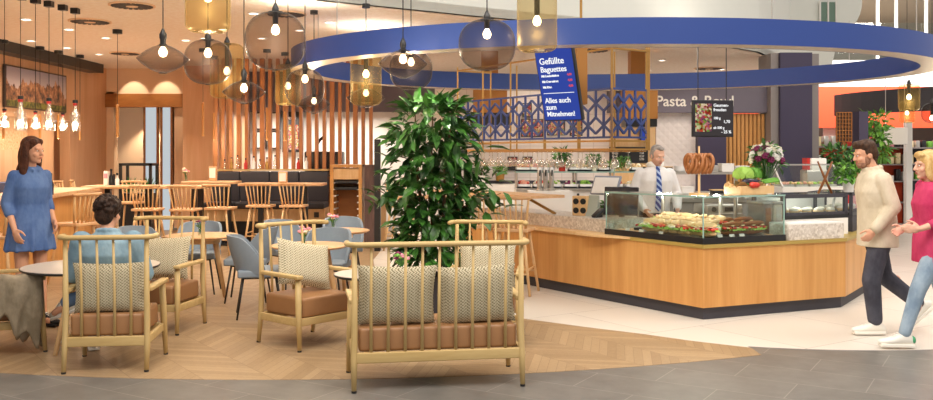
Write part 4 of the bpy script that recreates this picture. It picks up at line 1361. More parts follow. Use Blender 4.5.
for k, (x, y, z_, r_) in enumerate(((-.02, .05, .2, .1), (.12, .08, .2, .09))):
    q = MB()
    for i in range(90):
        a = random.random() * 6.28; e = random.uniform(-.2, 1.4); c = Vector((r_ * math.cos(a) * math.cos(e) * 1.2, r_ * math.sin(a) * math.cos(e), r_ * .8 * math.sin(e)))
        d = c.normalized(); s = d.orthogonal().normalized(); w = d.cross(s)
        q.add([c + (s * math.cos(j) + w * math.sin(j)) * r_ * .36 + d * .02 * math.sin(j * 3) for j in [k2 * PI / 3 for k2 in range(6)]], [tuple(range(6))])
    q.ell((0, 0, 0), (r_ * .8, r_ * .7, r_ * .5))
    o = onc('lettuce_head', 'curly green lettuce head, %s in the crate' % ('left one', 'right one')[k], 'vegetable', x, y, z_, lambda qq: (qq.v.extend(q.v), qq.f.extend(q.f), qq.m.extend(q.m)), M['lettuce'] if k == 0 else M['green'], 'lettuce heads')


def bouquet(label, loc, r, n, cols, vm, hh, vr=.05):
    t = thing('flower_bouquet', label, 'bouquet', loc)
    MB().lathe([(0, 0), (vr, 0), (vr * 1.15, hh), (vr * 1.05, hh), (vr * .9, .01)], 20).build('vase', vm, t, 'auto')
    s = MB(); f = MB(); l = MB()
    for k in range(n):
        a = k * 2.39996; e = math.acos(1 - 1.1 * (k + .5) / n); d = Vector((math.sin(e) * math.cos(a), math.sin(e) * math.sin(a), math.cos(e)))
        c = Vector((0, 0, hh + r * .35)) + d * r * random.uniform(.8, 1.05)
        s.tube([(0, 0, hh * .3), c], .004, 5); f.mi = random.choice(range(len(cols)))
        R = r * .19
        for j in range(6):
            b2 = j * 1.047; s1 = d.orthogonal().normalized(); w = d.cross(s1)
            f.ell(c + (s1 * math.cos(b2) + w * math.sin(b2)) * R * .7, (R * .6, R * .6, R * .45), 8, 5)
        f.ell(c + d * R * .35, R * .5, 8, 5)
    leafset(l, n * 3, (0, 0, hh + r * .5), (r * .9, r * .9, r * .7), r * .55, 0, .3)
    s.build('stems', M['dkgreen'], t); l.build('leaves', M['leaf3'], t); f.build('blossoms', cols, t, True)
    return t


bouquet('big bouquet of white and crimson flowers right of the crate', Q2(s2(766, .42), .42, 1.229), .18, 40, [M['cream'], M['magenta'], M['cream'], M['paper'], M['paper']], M['glass'], .3, .06)
t = thing('napkin_dispenser', 'small clear card stand beside the bread crate', 'stand', Q2(s2(768, .14), .14, 1.229), A2z)
MB().box((0, 0, .004), (.06, .05, .008)).build('foot', M['white'], t); MB().box((0, 0, .06), (.055, .006, .11)).build('card', M['paper'], t)

# steel food bins behind the case
for k, px in enumerate((757, 777)):
    s = (1.14, 1.285)[k]
    t = thing('food_bin', 'tall taupe food bin behind the case, %s of two' % ('left one with a dark front', 'right pale one')[k], 'bin', Q2(s, .49, .752), A2z, 'food bins')
    MB().rbox((0, 0, .18), (.135, .26, .36), .03, 3).build('body', plain('taupe_steel%d' % k, ('8d7a6b', 'c9bda9')[k], .35, .2), t, 'auto')
    MB().rbox((-.0, -.128, .19), (.07, .012, .26), .006).build('front_plate', M['brownwood'] if k == 0 else M['steel'], t, 'auto')
    MB().rbox((0, 0, .37), (.138, .27, .025), .01).build('lid', M['steel'], t, 'auto')

# pastry cases
def pastry_case(label, loc, rz, w, d, h, names, first=[]):
    t = thing('pastry_case', label, 'display case', loc, rz, 'black framed pastry cases')
    MB().box((0, 0, .02), (w, d, .04)).build('base', M['blackp'], t)
    f = MB()
    for x in (-w / 2 + .02, w / 2 - .02):
        f.box((x, -d / 2 + .02, h / 2), (.045, .035, h)); f.box((x, d / 2 - .02, h / 2), (.04, .035, h)); f.box((x, 0, h - .015), (.045, d, .03))
    for y in (-d / 2 + .02, d / 2 - .02): f.box((0, y, h - .02), (w, .035, .04))
    f.box((0, -d / 2 + .02, .05), (w, .035, .04))
    f.build('frame', M['darkgrey'], t)
    MB().box((0, -d / 2 + .02, h / 2), (w - .06, .006, h - .08)).build('front_glass', M['glass'], t)
    MB().box((0, .03, h - .005), (w - .04, d - .06, .006)).build('top_glass', M['glass'], t)
    MB().box((0, d / 2 - .015, h / 2), (w - .06, .006, h - .08)).build('back_panel', M['white'], t)
    MB().tube([(-w / 2 + .08, -.02, .05), (-w / 2 + .1, -.02, h * .55), (-w / 2 + .22, -.02, h * .85), (w / 2 - .2, -.02, h * .86)], .014, 8).build('inner_guard', M['white'], t, True)
    m4 = Matrix.Translation(loc) @ Matrix.Rotation(rz, 4, 'Z')
    for k in range(10):
        x = -w / 2 + .11 + (k % 5) * (w - .22) / 4; y = -.1 + (k // 5) * .15
        lb = '%s, %s in the %s row' % (names, ORD[k % 5], ('front', 'back')[k // 5])
        L = m4 @ Vector((x, y, .042))
        if first: dup(first[0], L, rz + random.uniform(-.4, .4), lb)
        else:
            p = thing('cream_pastry', lb, 'pastry', L, rz, 'sugared pastries'); first.append(p)
            MB().ell((0, 0, .028), (.055, .05, .03)).build('bun', M['bread'], p, True)
            MB().ell((0, 0, .045), (.052, .048, .026)).build('sugar_topping', M['pastry'], p, True)
    return t


pastry_case('black framed pastry case with sugared buns on the terrazzo block side', Q2((s2(783, .37) + s2(848, .37)) / 2, .62, .935), A2z, s2(848, .37) - s2(783, .37), .5, .27, 'sugared bun in the left pastry case')
pastry_case('black framed pastry case behind the beige-shirted man', Q3(1.25, .35, .935), A3z, .8, .5, .27, 'sugared bun behind the walking man')
sa, sb_ = s2(783, .37), s2(848, .37); p = [Q2(sa, .37), Q2(sb_, .37), Q2(sb_, .87), Q2(sa, .87)]; point_lamp(Q2((sa + sb_) / 2, .6, 1.15), 3, (1, .97, .92))  # point light added to brighten the inside of the pastry case
tag(MB().prism([(q.x, q.y) for q in p], .752, .933).build('riser', M['white']), 'white riser under the left pastry case', 'riser')
tag(MB().box(Q3(1.25, .35, .842), (.8, .5, .18), A3z).build('riser', M['darkgrey']), 'dark riser under the pastry case behind the walking man', 'riser')
L = Q2((sa + sb_) / 2, .62, 1.21)
t = thing('crossed_grinder', 'two crossed dark wooden rods on the pastry case', 'decoration', Vector((XX(825, L.y), L.y, 1.206)))
for s in (-1, 1): MB().tube([(s * .085, s * .02, 0), (0, s * .02, .18), (-s * .075, s * .02, .36)], [.014, .014, .009], 10).build('rod', M['bread2'], t, True)
t = thing('herb_pot', 'white pot with bright green basil on the pastry case', 'plant', Vector((XX(846, 10.55), 10.48, 1.206)))
MB().lathe([(0, 0), (.055, 0), (.072, .16), (.066, .16), (.06, .13), (0, .13)], 22).build('pot', M['whitec'], t, 'auto')
l = MB(); leafset(l, 170, (0, 0, .23), (.15, .13, .1), .075, 0, .0, None, .6); l.build('foliage', M['leaf2'], t)
t = thing('wrapped_bread', 'kraft paper bundle beside the basil pot', 'food parcel', Vector((XX(860, 10.7), 10.68, 1.206)))
MB().lathe([(0, 0), (.07, 0), (.085, .1), (.11, .2), (.1, .22), (.07, .12)], 14, sy=.7).build('paper', M['kraft'], t)
MB().ell((0, 0, .14), (.07, .05, .06)).build('loaf', M['bread'], t, True)
tag(MB().cone(Q2(1.03, .75, .755), Q2(1.03, .75, 1.42), .022).build('steel_upright', M['steel']), 'thin steel upright between case and pastry case', 'post')

# till area left of the case
L = Q1(t1(609, .5), .5, .901)
t = thing('card_terminal', 'black card terminal on the terrazzo slab', 'card terminal', Q1(t1(598, .3), .3, .901), A1z + PI)
MB().rbox((0, 0, .05), (.085, .16, .04), .012, 2, rx=.6).build('body', M['blackp'], t, 'auto'); MB().box((0, .02, .085), (.065, .06, .004), rx=.6).build('screen', M['screen_pale'], t)
MB().box((0, .02, .02), (.05, .06, .04)).build('stand', M['black'], t)
t = thing('till_monitor', 'black till monitor seen from behind at the case end', 'monitor', Q1(t1(621, .62), .62, .756), A1z + PI + .5)
MB().rbox((0, 0, .33), (.42, .04, .34), .015, 2, rx=-.18).build('screen', M['screen_dark'], t, 'auto'); MB().box((0, .03, .12), (.06, .05, .24)).build('stand', M['blackp'], t); MB().rbox((0, .03, .01), (.22, .2, .02), .006).build('foot', M['blackp'], t)
t = thing('till_screen', 'tilted grey-backed till screen behind the card terminal', 'monitor', Q1(t1(606, .85), .85, .756), A1z + PI + .3)
MB().rbox((0, 0, .5), (.38, .035, .26), .012, 2, rx=-.5).build('screen', M['screen_pale'], t, 'auto'); MB().rbox((0, -.02, .5), (.34, .01, .22), .004, 1, rx=-.5).build('back_plate', M['white'], t); MB().cone((0, .02, 0), (0, .02, .45), .02).build('stand', M['blackp'], t); MB().lathe([(0, 0), (.1, 0), (.1, .015), (0, .015)], 20).build('foot', M['blackp'], t)
t = thing('cup_holder', 'oak cup dispenser with black round openings on the terrazzo slab', 'cup holder', Q1(t1(581, .35), .35, .901), A1z + PI + .5)
MB().rbox((0, 0, .12), (.19, .1, .24), .008).build('box', M['oakw'], t, 'auto')
for x in (-.046, .046):
    for z_ in (.065, .175): MB().cone((x, -.058, z_), (x, -.048, z_), .036, n=20).build('opening', M['blackp'], t)
t = thing('receipt_stand', 'grey-green wedge shaped sign holder beside the cup dispenser', 'sign holder', Q1(t1(593, .42), .42, .901), A1z + PI + .4)
b = MB(); vs = [(x, y, z_) for x in (-.07, .07) for y, z_ in ((-.07, 0), (.07, 0), (.03, .25))]
b.add(vs, [(0, 1, 2), (3, 5, 4), (0, 3, 4, 1), (1, 4, 5, 2), (2, 5, 3, 0)]); b.build('wedge', plain('sage_grey', 'aeb4a8', .5), t)
t = thing('food_tongs_rest', 'black tongs rest with red handle inside the case end', 'utensil', Q1(1.15, .3, .801), A1z)
MB().rbox((0, 0, .015), (.16, .1, .03), .01).build('rest', M['blackp'], t, 'auto'); MB().tube([(-.08, 0, .04), (0, 0, .07), (.09, 0, .05)], .012).build('handle', M['red_lid'], t, True)

# bar top over the counter, brass strut, taps, tumblers
t = thing('raised_bar_table', 'raised oak bar top on a brass strut behind the two stools', 'bar table')
p = [Q1(2.55, -.22), Q1(4.9, -.22), Q1(4.9, .36), Q1(2.55, .36)]
MB().prism([(q.x, q.y) for q in p], 1.105, 1.14).build('top', M['oakt'], t)
for v in (2.75, 4.0): MB().bar(Q1(v - .1, .3, .9), Q1(v + .2, .06, 1.105), .045, .03).build('strut', M['brass'], t)
c0 = Vector((1.12, 12.4, 0))
tag(MB().box((1.2, 13.0, .56), (.62, .45, 1.12)).build('drinks_cabinet', M['white']), 'white cabinet under the beer taps', 'cabinet')
for k, px in enumerate((539.5, 545.3, 551.5)):
    t = thing('beer_tap', 'steel beer tap column with oval white badge, %s of three' % ('left', 'middle', 'right')[k], 'beer tap', (XX(px, 12.92), 12.92, 1.12), 0, 'beer taps')
    MB().lathe([(0, 0), (.05, 0), (.05, .02), (.036, .03), (.034, .38), (.036, .4), (0, .42)], 18).build('column', M['steel'], t, 'auto')
    MB().ell((0, -.036, .3), (.03, .01, .045)).build('badge', M['whitec'], t, True)
    MB().tube([(0, -.03, .2), (0, -.08, .2), (0, -.09, .15)], .01).build('spout', M['steel'], t, True); MB().cone((0, -.05, .22), (0, -.1, .3), .008, .013).build('handle', M['blackp'], t)


def tumbler(loc, label, grp, first=[]):
    if first: return dup(first[0], loc)
    o = MB().lathe([(0, .004), (.028, .004), (.034, .12), (.031, .12), (.026, .01), (0, .01)], 14).build('tumbler', M['bottleglass'], None, True, loc=loc); first.append(o)
    return tag(o, label, 'glass', grp)


for k in range(12): tumbler(Q1(2.15 + .085 * (k // 2), .55 + .09 * (k % 2), .901), 'clear tumbler in the cluster on the terrazzo slab under the bar top end', 'tumblers on the terrazzo slab')

# ================================================================ hanging lattice shelf
la, lb_, lc = Vector((-.12, 12.25, 1.83)), Vector((1.55, 9.6, 1.83)), Vector((1.98, 9.9, 1.83))
t = thing('lattice_shelf', 'navy diamond lattice shelf on brass rods above the bar', 'hanging shelf')


def lattice(p, q, h, n):
    b = MB(); d = (q - p); Z = Vector((0, 0, 1))
    at = lambda u, z: p + d * (u / n) + Z * (z * h)
    B = lambda a, c: b.bar(at(*a), at(*c), .022, .02, up=d.cross(Z))
    B((0, 0), (n, 0)); B((0, 1), (n, 1)); B((0, 0), (0, 1)); B((n, 0), (n, 1))
    for k in range(n):
        c = k + .5
        for (a, e) in (((k, .72), (c, .89)), ((c, .89), (k + 1, .72)), ((k, .72), (c, .55)), ((c, .55), (k + 1, .72))): B(a, e)
        B((c, .55), (c, .25)); B((c, .25), (c, 0))
        for (a, e) in (((c, .25), (k + 1, .42)), ((k, .42), (c, .25)), ((c, .25), (k + 1, .08)), ((k, .08), (c, .25))): B(a, e)
        B((k, 1), (k, .72)); B((k, .72), (k, .42))
    return b


lattice(la, lb_, .52, 12).build('long_lattice', M['latblue'], t); lattice(lb_, lc, .52, 3).build('short_lattice', M['latblue'], t)
back = n1 * .55; bk = Vector((back.x, back.y, 0))
b = MB()
for k in (0, .2, .4, .62, .82, 1):
    q = la.lerp(lb_, k)
    for o_ in (Vector(), bk): b.bar(q + o_ + Vector((0, 0, -.14)), q + o_ + Vector((0, 0, 1.0)), .02)
for q in (lb_, lc): b.bar(q + Vector((0, 0, -.14)), q + Vector((0, 0, 1.0)), .024)
for z_ in (-.04, -.13, .95):
    for o_ in (Vector(), bk)[:1 if z_ != -.13 else 2]: b.bar(la + o_ + Vector((0, 0, z_)), lb_ + o_ + Vector((0, 0, z_)), .02)
    b.bar(lb_ + Vector((0, 0, z_)), lc + Vector((0, 0, z_)), .02); b.bar(la + Vector((0, 0, z_)), la + bk + Vector((0, 0, z_)), .02)
    b.bar(lb_ + Vector((0, 0, z_)), lb_ + bk + Vector((0, 0, z_)), .02)
b.build('brass_frame', M['brass'], t)
b = MB()
for k in range(5): b.bar(la + bk * (.1 + .2 * k) + Vector((0, 0, -.15)), lb_ + bk * (.1 + .2 * k) + Vector((0, 0, -.15)), .03, .012)
b.build('glass_rails', M['brass'], t)
first = None
for r_ in range(2):
    for k in range(16):
        q = la.lerp(lb_, (k + .5) / 16) + bk * (.2 + .4 * r_) + Vector((0, 0, -.155))
        if first is None:
            first = MB().lathe([(.001, 0), (.032, 0), (.032, -.004), (.005, -.01), (.004, -.08), (.02, -.095), (.036, -.13), (.036, -.15), (.03, -.185)], 14).build('wine_glass', M['bottleglass'], None, True, loc=q)
            tag(first, 'upside-down wine glass hanging in the rows under the navy lattice', 'glass', 'hanging wine glasses')
        else: dup(first, q)

# ================================================================ screens, signs, boards
sc = thing('menu_screen', 'tilted lit blue menu screen hanging under the ring', 'screen', P(558, 83, 9.1))
R = Matrix.Rotation(-.68, 4, 'Z') @ Matrix.Rotation(.27, 4, 'X'); sw, shh = .43, .76
sc.matrix_world = Matrix.Translation(P(558, 83, 9.1)) @ R
MB().rbox((0, .02, 0), (sw + .03, .05, shh + .03), .008).build('frame', M['blackp'], sc, 'auto'); MB().box((0, -.008, 0), (sw, .006, shh)).build('display', M['screenblue'], sc)
MB().box((0, -.012, -.1), (sw * .85, .003, .006)).build('divider', M['text_lit'], sc)


def ln(s, x, z, size, m=None, bold=.004, sx=1): return text(s, size, m or M['text_lit'], sc, Matrix.Translation((x, -.0125, z)) @ UPRIGHT, bold=bold, sx=sx)


ln('Gefüllte', -.18, .2, .092, bold=.0012); ln('Baguettes', -.18, .12, .08, bold=.0012)
for k, (a, pr) in enumerate((('Mit Landschinken', '4,80'), ('Mit Camembert', '4,80'), ('Mit Käse', '4,80'))):
    ln(a, -.18, .07 - k * .058, .03, bold=.0015); ln(pr, .13, .075 - k * .058, .03, M['text_red'], .0015)
ln('Alles auch', -.18, -.2, .075, bold=.0012); ln('zum', -.18, -.27, .075, bold=.0012); ln('Mitnehmen!', -.18, -.34, .07, bold=.0012); ln('Snacks', -.18, .335, .03, bold=.0015)
t = thing('screen_bracket', 'golden brown bracket box behind the tilted blue screen', 'bracket', P(581, 75, 9.5))
MB().box((0, 0, 0), (.11, .2, .62)).build('box', M['brownbox'], t); MB().cone((0, 0, .3), (0, 0, 6.2 - t.location.z), .014).build('pole', M['brass'], t)
MB().bar((-.02, 0, .05), sc.location - t.location + Vector((.02, .06, .02)), .03).build('arm', M['blackp'], t)

ms = thing('price_screen', 'black hanging price screen with a bright food photo', 'screen', P(713, 118.5, 12.2), .12)
MB().rbox((0, .02, 0), (.575, .06, .5), .008).build('frame', M['blackp'], ms, 'auto'); MB().box((0, -.012, 0), (.55, .004, .47)).build('display', M['screen_dark'], ms)
MB().box((-.14, -.016, .01), (.23, .004, .38)).build('food_picture', M['food'], ms)
T = lambda s, x, z_, sz: text(s, sz, M['text_lit'], ms, Matrix.Translation((x, -.017, z_)) @ UPRIGHT, bold=.001)
T('Gaumen-', .0, .16, .058); T('freuden', .0, .1, .058); T('100 g', .0, -.01, .045); T('1,70', .14, -.06, .055); T('ab 500 g', .0, -.14, .045); T('- 25 %', .11, -.2, .055)
for x in (-.2, .2): MB().cone((x, .03, .25), (x, .03, 3.5 - ms.location.z + 0), .006).build('hanger', M['black'], ms)

sg = thing('shop_sign', 'pale lettering reading Pasta & Bowl on the mauve fascia', 'sign', (XX(655.5, 16.69), 16.69, ZZ(106, 16.69)))
text('Pasta & Bowl', .275, M['inkwhite'], sg, UPRIGHT.copy(), bold=.004, sx=1.0)
b = MB(); c = P(628.5, 155, 16.875)
t = thing('chalk_menu', 'black chalk menu board on the oak wall behind the server', 'menu board', c)
MB().box((0, 0, 0), (.72, .04, .3)).build('board', M['blackp'], t)
for k in range(4):
    text(('Pasta', 'Pesto', 'Bowl', 'Salat')[k], .05, M['inkwhite'], t, Matrix.Translation((-.31, -.022, .07 - k * .055)) @ UPRIGHT); text(('6,90', '7,50', '8,20', '5,90')[k], .05, M['inkwhite'], t, Matrix.Translation((.2, -.022, .07 - k * .055)) @ UPRIGHT)
for nm, lbl, px, py, w, h, Y, m in (('wall_display', 'small bright screen on the oak wall above the chalk menu', 644.5, 135, .17, .26, 16.85, 'paper'),):
    t = thing(nm, lbl, 'screen', P(px, py, Y)); MB().box((0, 0, 0), (w, .05, h)).build('frame', M['blackp'], t); MB().box((0, -.028, 0), (w - .04, .006, h - .04)).build('display', M['screenblue'], t)
t = thing('extractor_hood', 'golden brown hood above the bar behind the lattice', 'hood', P(490, 101, 16)); MB().box((0, .2, 0), (.6, .6, .42)).build('shell', M['brownbox'], t); MB().box((0, .2, -.32), (.7, .55, .22)).build('filter_box', M['blackp'], t); MB().box((0, .3, .85), (.3, .3, 1.3)).build('duct', M['brownbox'], t)
t = thing('extractor_hood', 'golden brown hood left of the pasta sign', 'hood', P(641, 103, 15.9)); MB().box((0, .2, 0), (.55, .6, .56)).build('shell', M['brownbox'], t); MB().box((0, .2, -.35), (.55, .5, .14)).build('filter_box', M['blackp'], t); MB().box((0, .3, .8), (.3, .3, 1.2)).build('duct', M['brownbox'], t)
for k, (px, py, w, h, lb) in enumerate(((512.5, 163.5, .19, .26, 'small framed food picture on the bar wall, left of two'), (527.5, 163.5, .19, .26, 'small framed food picture on the bar wall, right of two'), (532, 128, .42, .34, 'red food poster on the bar wall behind the lattice, left'), (556, 127, .34, .32, 'red food poster on the bar wall behind the lattice, middle'), (576, 128, .24, .3, 'red food poster on the bar wall behind the lattice, right'), (527, 110, .18, .26, 'small pizza picture high on the bar wall'))):
    t = thing('food_picture', lb, 'picture', P(px, py, 16.97), 0, 'food pictures on the bar wall'); MB().box((0, 0, 0), (w, .04, h)).build('frame', M['blackp'], t); MB().box((0, -.022, .03 if k < 2 else 0), (w - .04, .006, h - (.1 if k < 2 else .03))).build('print', M['food3' if k % 2 else 'food2'], t)

# ================================================================ back bar and salad display
tag(MB().box((1.0, 16.6, .55), (3.2, .7, 1.1)).build('back_bar', M['white']), 'white back bar counter along the tiled wall', 'counter')
tag(MB().box((.9, 16.75, 1.13), (2.9, .3, .05)).build('back_bar_rail', M['darkgrey']), 'dark narrow ledge along the tiled wall', 'ledge')
sb = thing('salad_bar', 'two-tier glass salad display behind the counter', 'display', (1.75, 13.9, 0))
MB().box((0, 0, .55), (2.0, .6, 1.1)).build('cabinet', M['white'], sb)
MB().box((0, -.05, 1.115), (2.0, .62, .03)).build('lower_shelf', M['steel'], sb); MB().box((0, 0, 1.375), (2.0, .4, .02)).build('upper_shelf', M['glassedge'], sb)
for x in (-.98, -.08, .5, .98):
    for y in (-.17, .17): MB().cone((x, y, 1.13), (x, y, 1.365), .016).build('post', M['steel'], sb)


def veg_tray(label, x, y, z, cols, w=.2, first=[]):
    t = thing('vegetable_tray', label, 'vegetable tray', (x, y, z), 0, 'vegetable trays on the salad display')
    b = MB(); b.box((0, 0, .012), (w, .2, .024))
    for s in (-1, 1): b.box((s * (w / 2 - .005), 0, .03), (.01, .2, .06)); b.box((0, s * .095, .03), (w, .01, .06))
    b.build('tray', M['whitec'], t)
    f = MB()
    for k in range(26):
        f.mi = random.choice(range(len(cols))); r = random.uniform(.018, .034)
        f.ell((random.uniform(-w / 2 + .03, w / 2 - .03), random.uniform(-.07, .07), .05 + random.uniform(0, .05)), (r, r * .9, r * .8), 8, 5)
    tag(f.build('vegetables', [M[c] for c in cols], t, True), kind='stuff')
    return t


for k, (cols, nm) in enumerate(((['tomato', 'ham'], 'tomatoes'), (['tomato', 'cream'], 'red and cream vegetables'), (['lettuce', 'cream'], 'pale salad'), (['cream', 'magenta', 'lettuce'], 'beetroot and sprouts'), (['green', 'lettuce'], 'green salad'), (['cream', 'pink'], 'radish slices'), (['tomato', 'bread'], 'peppers'), (['cheese', 'cream'], 'cheese cubes'))):
    veg_tray('white tray of %s on the lower tier of the salad display' % nm, .88 + k * .235, 13.8, 1.131, cols)
for k, (px, cols, nm) in enumerate(((523, ['tomato', 'bread'], 'peppers'), (537, ['cream', 'pink'], 'radishes'), (548, ['green', 'lettuce'], 'green leaves'), (574, ['cheese', 'lettuce', 'cream'], 'cabbage'), (585, ['cheese', 'cream'], 'yellow squash'), (603, ['tomato', 'cream'], 'red and cream vegetables'), (636, ['cheese', 'bread', 'cream'], 'bread and cheese'), (647, ['cream', 'bread'], 'rolls'))):
    veg_tray('tray of %s on the upper tier of the salad display' % nm, XX(px, 13.9), 13.9, 1.386, cols, .22 if k < 2 else .18)


def potted(name, label, loc, pr, ph, pm, r, n, L, lm, cat='plant', ez=.8, wid=.5, droop=0):
    t = thing(name, label, cat, loc)
    MB().lathe([(0, 0), (pr * .8, 0), (pr, ph), (pr * .9, ph), (pr * .85, ph * .85), (0, ph * .85)], 20).build('pot', pm, t, 'auto')
    l = MB(); leafset(l, n, (0, 0, ph + r * ez * .8), (r, r, r * ez), L, droop, .0, None, wid); l.build('foliage', lm, t)
    s = MB()
    for k in range(5): s.tube([(0, 0, ph * .8), (r * .5 * math.cos(k * 1.26), r * .5 * math.sin(k * 1.26), ph + r * ez)], .005, 5)
    s.build('stems', M['stem'], t)
    return t


potted('artichoke_bunch', 'tall dark leafy bunch in a red pot on the upper salad tier', (XX(562, 13.85), 13.85, 1.386), .06, .12, M['tomato'], .1, 110, .1, M['leaf3'], ez=1.1)
potted('basil_pot', 'small potted herb on the glass shelf left of the oak wall', (XX(594, 13.85), 13.85, 1.386), .05, .09, M['cream'], .1, 110, .06, M['leaf3'])
potted('herb_bowl', 'low bowl of bright green leaves on the glass shelf', (XX(612, 13.9), 13.9, 1.386), .06, .04, M['white'], .1, 90, .06, M['leaf2'], ez=.5)
potted('broccoli_bowl', 'bushy green broccoli bunch on the glass shelf before the chalk menu', (XX(624, 13.95), 13.95, 1.386), .05, .06, M['oakw'], .1, 120, .05, M['leaf2'], ez=.8)
potted('salad_bowl', 'bowl of green salad on the terrazzo slab behind the tumblers', Q1(2.05, .65, .901), .09, .07, M['whitec'], .12, 120, .07, M['leaf2'], ez=.45)
potted('shelf_plant', 'small green plant on the back bar left of the food pictures', (XX(500, 16.5), 16.5, 1.155), .09, .14, M['brass'], .1, 90, .08, M['leaf2'])
potted('shelf_plant', 'green plant in a pale pot at the left end of the back bar', (XX(481, 16.4), 16.4, 1.1), .09, .16, M['white'], .13, 90, .1, M['leaf3'])
t = thing('oil_bottle', 'amber oil bottle beside the cup dispenser', 'bottle', Q1(t1(578, .6), .6, .901)); MB().lathe([(0, 0), (.035, 0), (.035, .13), (.014, .18), (.014, .22)], 14).build('bottle', plain('amber_oil', 'c9822c', .2), t, 'auto'); MB().lathe([(.016, .22), (.016, .25), (0, .25)], 10).build('cap', M['blackp'], t)

# back worktop behind the server with pans and boxes
bw = thing('prep_counter', 'steel preparation counter with dark front behind the server', 'counter', (3.3, 12.6, 0))
MB().box((0, 0, .5), (1.7, .7, 1.0)).build('cabinet', plain('slate_front', '8d8780', .5), bw); MB().box((0, 0, 1.02), (1.76, .74, .05)).build('worktop', M['steel'], bw)
MB().box((0, .15, 1.38), (1.7, .34, .03)).build('overshelf', M['steel'], bw)
for x in (-.8, 0, .8): MB().cone((x, .15, 1.04), (x, .15, 1.37), .018).build('post', M['steel'], bw)
rnd = random.Random(3)
kinds = ['white food tub', 'steel food pan', 'pale oak box', 'white plate stack', 'dark tray']
for k in range(14):
    up = k % 2; x = 2.6 + (k // 2) * .215; y = 12.75 if up else 12.42; z_ = 1.396 if up else 1.046; kk = rnd.randrange(5) if k % 11 else 0
    lb = '%s on the %s of the preparation counter, %s from the server' % (kinds[kk], ('worktop', 'overshelf')[up], ORD[k // 2])
    t = thing(('food_tub', 'food_pan', 'serving_box', 'plate_stack', 'serving_tray')[kk], lb, ('tub', 'pan', 'box', 'plates', 'tray')[kk], (x, y, z_), 0, 'containers on the preparation counter')
    h = rnd.uniform(.06, .15)
    if kk == 3:
        MB().lathe([(0, 0), (.06, 0), (.085, .02), (.085, h), (.07, h), (0, h - .01)], 20).build('plates', M['whitec'], t, 'auto')
    else:
        MB().rbox((0, 0, h / 2), (.17, .2, h), .012).build('body', [M['white'], M['steel'], M['oakt'], 0, M['blackp']][kk], t, 'auto')
        MB().rbox((0, 0, h + .006), (.18, .21, .014), .005).build('lid', [M['paper'], M['steel'], M['bread'], 0, M['bread']][kk], t, 'auto')
t = thing('toaster_oven', 'steel contact grill with dial behind the glass case', 'appliance', Q2(.05, 1.15, 0)); t.location = (3.0, 10.75, 0); t.rotation_euler.z = .2
MB().box((0, 0, .47), (.5, .4, .94)).build('stand', M['steel'], t); MB().rbox((0, 0, 1.0), (.46, .36, .12), .02).build('body', M['steel'], t, 'auto'); MB().cone((-.14, -.19, 1.0), (-.14, -.175, 1.0), .03).build('dial', M['blackp'], t)
MB().box((.05, -.183, 1.0), (.1, .01, .05)).build('panel', M['blackp'], t)
t = thing('cake_dome', 'white domed dish on the preparation counter', 'dish', (4.0, 12.32, 1.046)); MB().lathe([(0, 0), (.13, 0), (.14, .02), (.13, .03), (.1, .08), (.03, .11), (0, .112)], 24).build('dome', M['whitec'], t, True); MB().ell((0, 0, .125), .018).build('knob', M['whitec'], t, True)
t = thing('salad_vitrine', 'slanted glass vitrine behind the bouquet', 'display case', (4.7, 12.6, 0), .15)
MB().box((0, 0, .6), (.9, .6, 1.2)).build('cabinet', M['white'], t); b = MB(); b.add([(x, y, z_) for x in (-.45, .45) for y, z_ in ((-.3, 1.2), (.3, 1.2), (.3, 1.5), (-.02, 1.5))], [(0, 1, 2, 3), (4, 7, 6, 5), (0, 4, 5, 1), (1, 5, 6, 2), (2, 6, 7, 3), (3, 7, 4, 0)]); b.build('hood', M['glass'], t)
e = MB()
for x in (-.45, .45): e.bar((x, -.3, 1.2), (x, -.02, 1.5), .02); e.bar((x, -.02, 1.5), (x, .3, 1.5), .02)
e.bar((-.45, -.02, 1.5), (.45, -.02, 1.5), .02); e.build('hood_edge', M['steel'], t)
for k in range(4):
    p = thing('meal_tray', 'food tray in the slanted vitrine, %s from the left' % ORD[k], 'tray', Vector((4.7, 12.6, 1.201)) + Matrix.Rotation(.15, 3, 'Z') @ Vector((-.32 + .21 * k, -.05, 0)), .15, 'food trays in the vitrine')
    MB().box((0, 0, .015), (.18, .3, .03)).build('tray', M['steel'], p)
    f = MB()
    for i in range(18): f.mi = i % 3; f.ell((random.uniform(-.07, .07), random.uniform(-.12, .12), .04), .025, 8, 5)
    tag(f.build('food', [M['ham'], M['bread'], M['lettuce']], p, True), kind='stuff')

# ================================================================ neighbouring shop at right
t = thing('lattice_board', 'wooden crate-like lattice board with plants at the shop entrance', 'board', P(844, 127, 15.5))
b = MB(); w, h = .26, .5
for k in range(6): b.box((-w / 2 + w * k / 5, 0, 0), (.014, .03, h))
for k in range(9): b.box((0, -.004, -h / 2 + h * k / 8), (w, .03, .014))
b.build('lattice', M['brownwood'], t); MB().box((0, .03, 0), (w, .01, h)).build('backing', M['rough_post'], t); MB().box((0, .02, -1.2), (.05, .05, 1.9)).build('post', M['brownwood'], t)
t = thing('totem_board', 'dark upright panel beside the hanging creeper', 'board', (XX(860, 16), 16, 0)); MB().box((0, 0, 1.2), (.16, .3, 2.4)).build('panel', M['purple'], t); MB().box((0, 0, .02), (.4, .4, .04)).build('foot', M['blackp'], t)
b = thing('shop_planter', 'bushy green plant on a dark stand below the lattice board', 'plant', (XX(842, 14.8), 14.9, 0))
MB().box((0, 0, .72), (.5, .4, 1.44)).build('planter', M['darkgrey'], b); l = MB(); leafset(l, 260, (0, 0, 1.56), (.26, .22, .17), .15, .2, 0, None, .4); l.build('foliage', M['leaf3'], b)
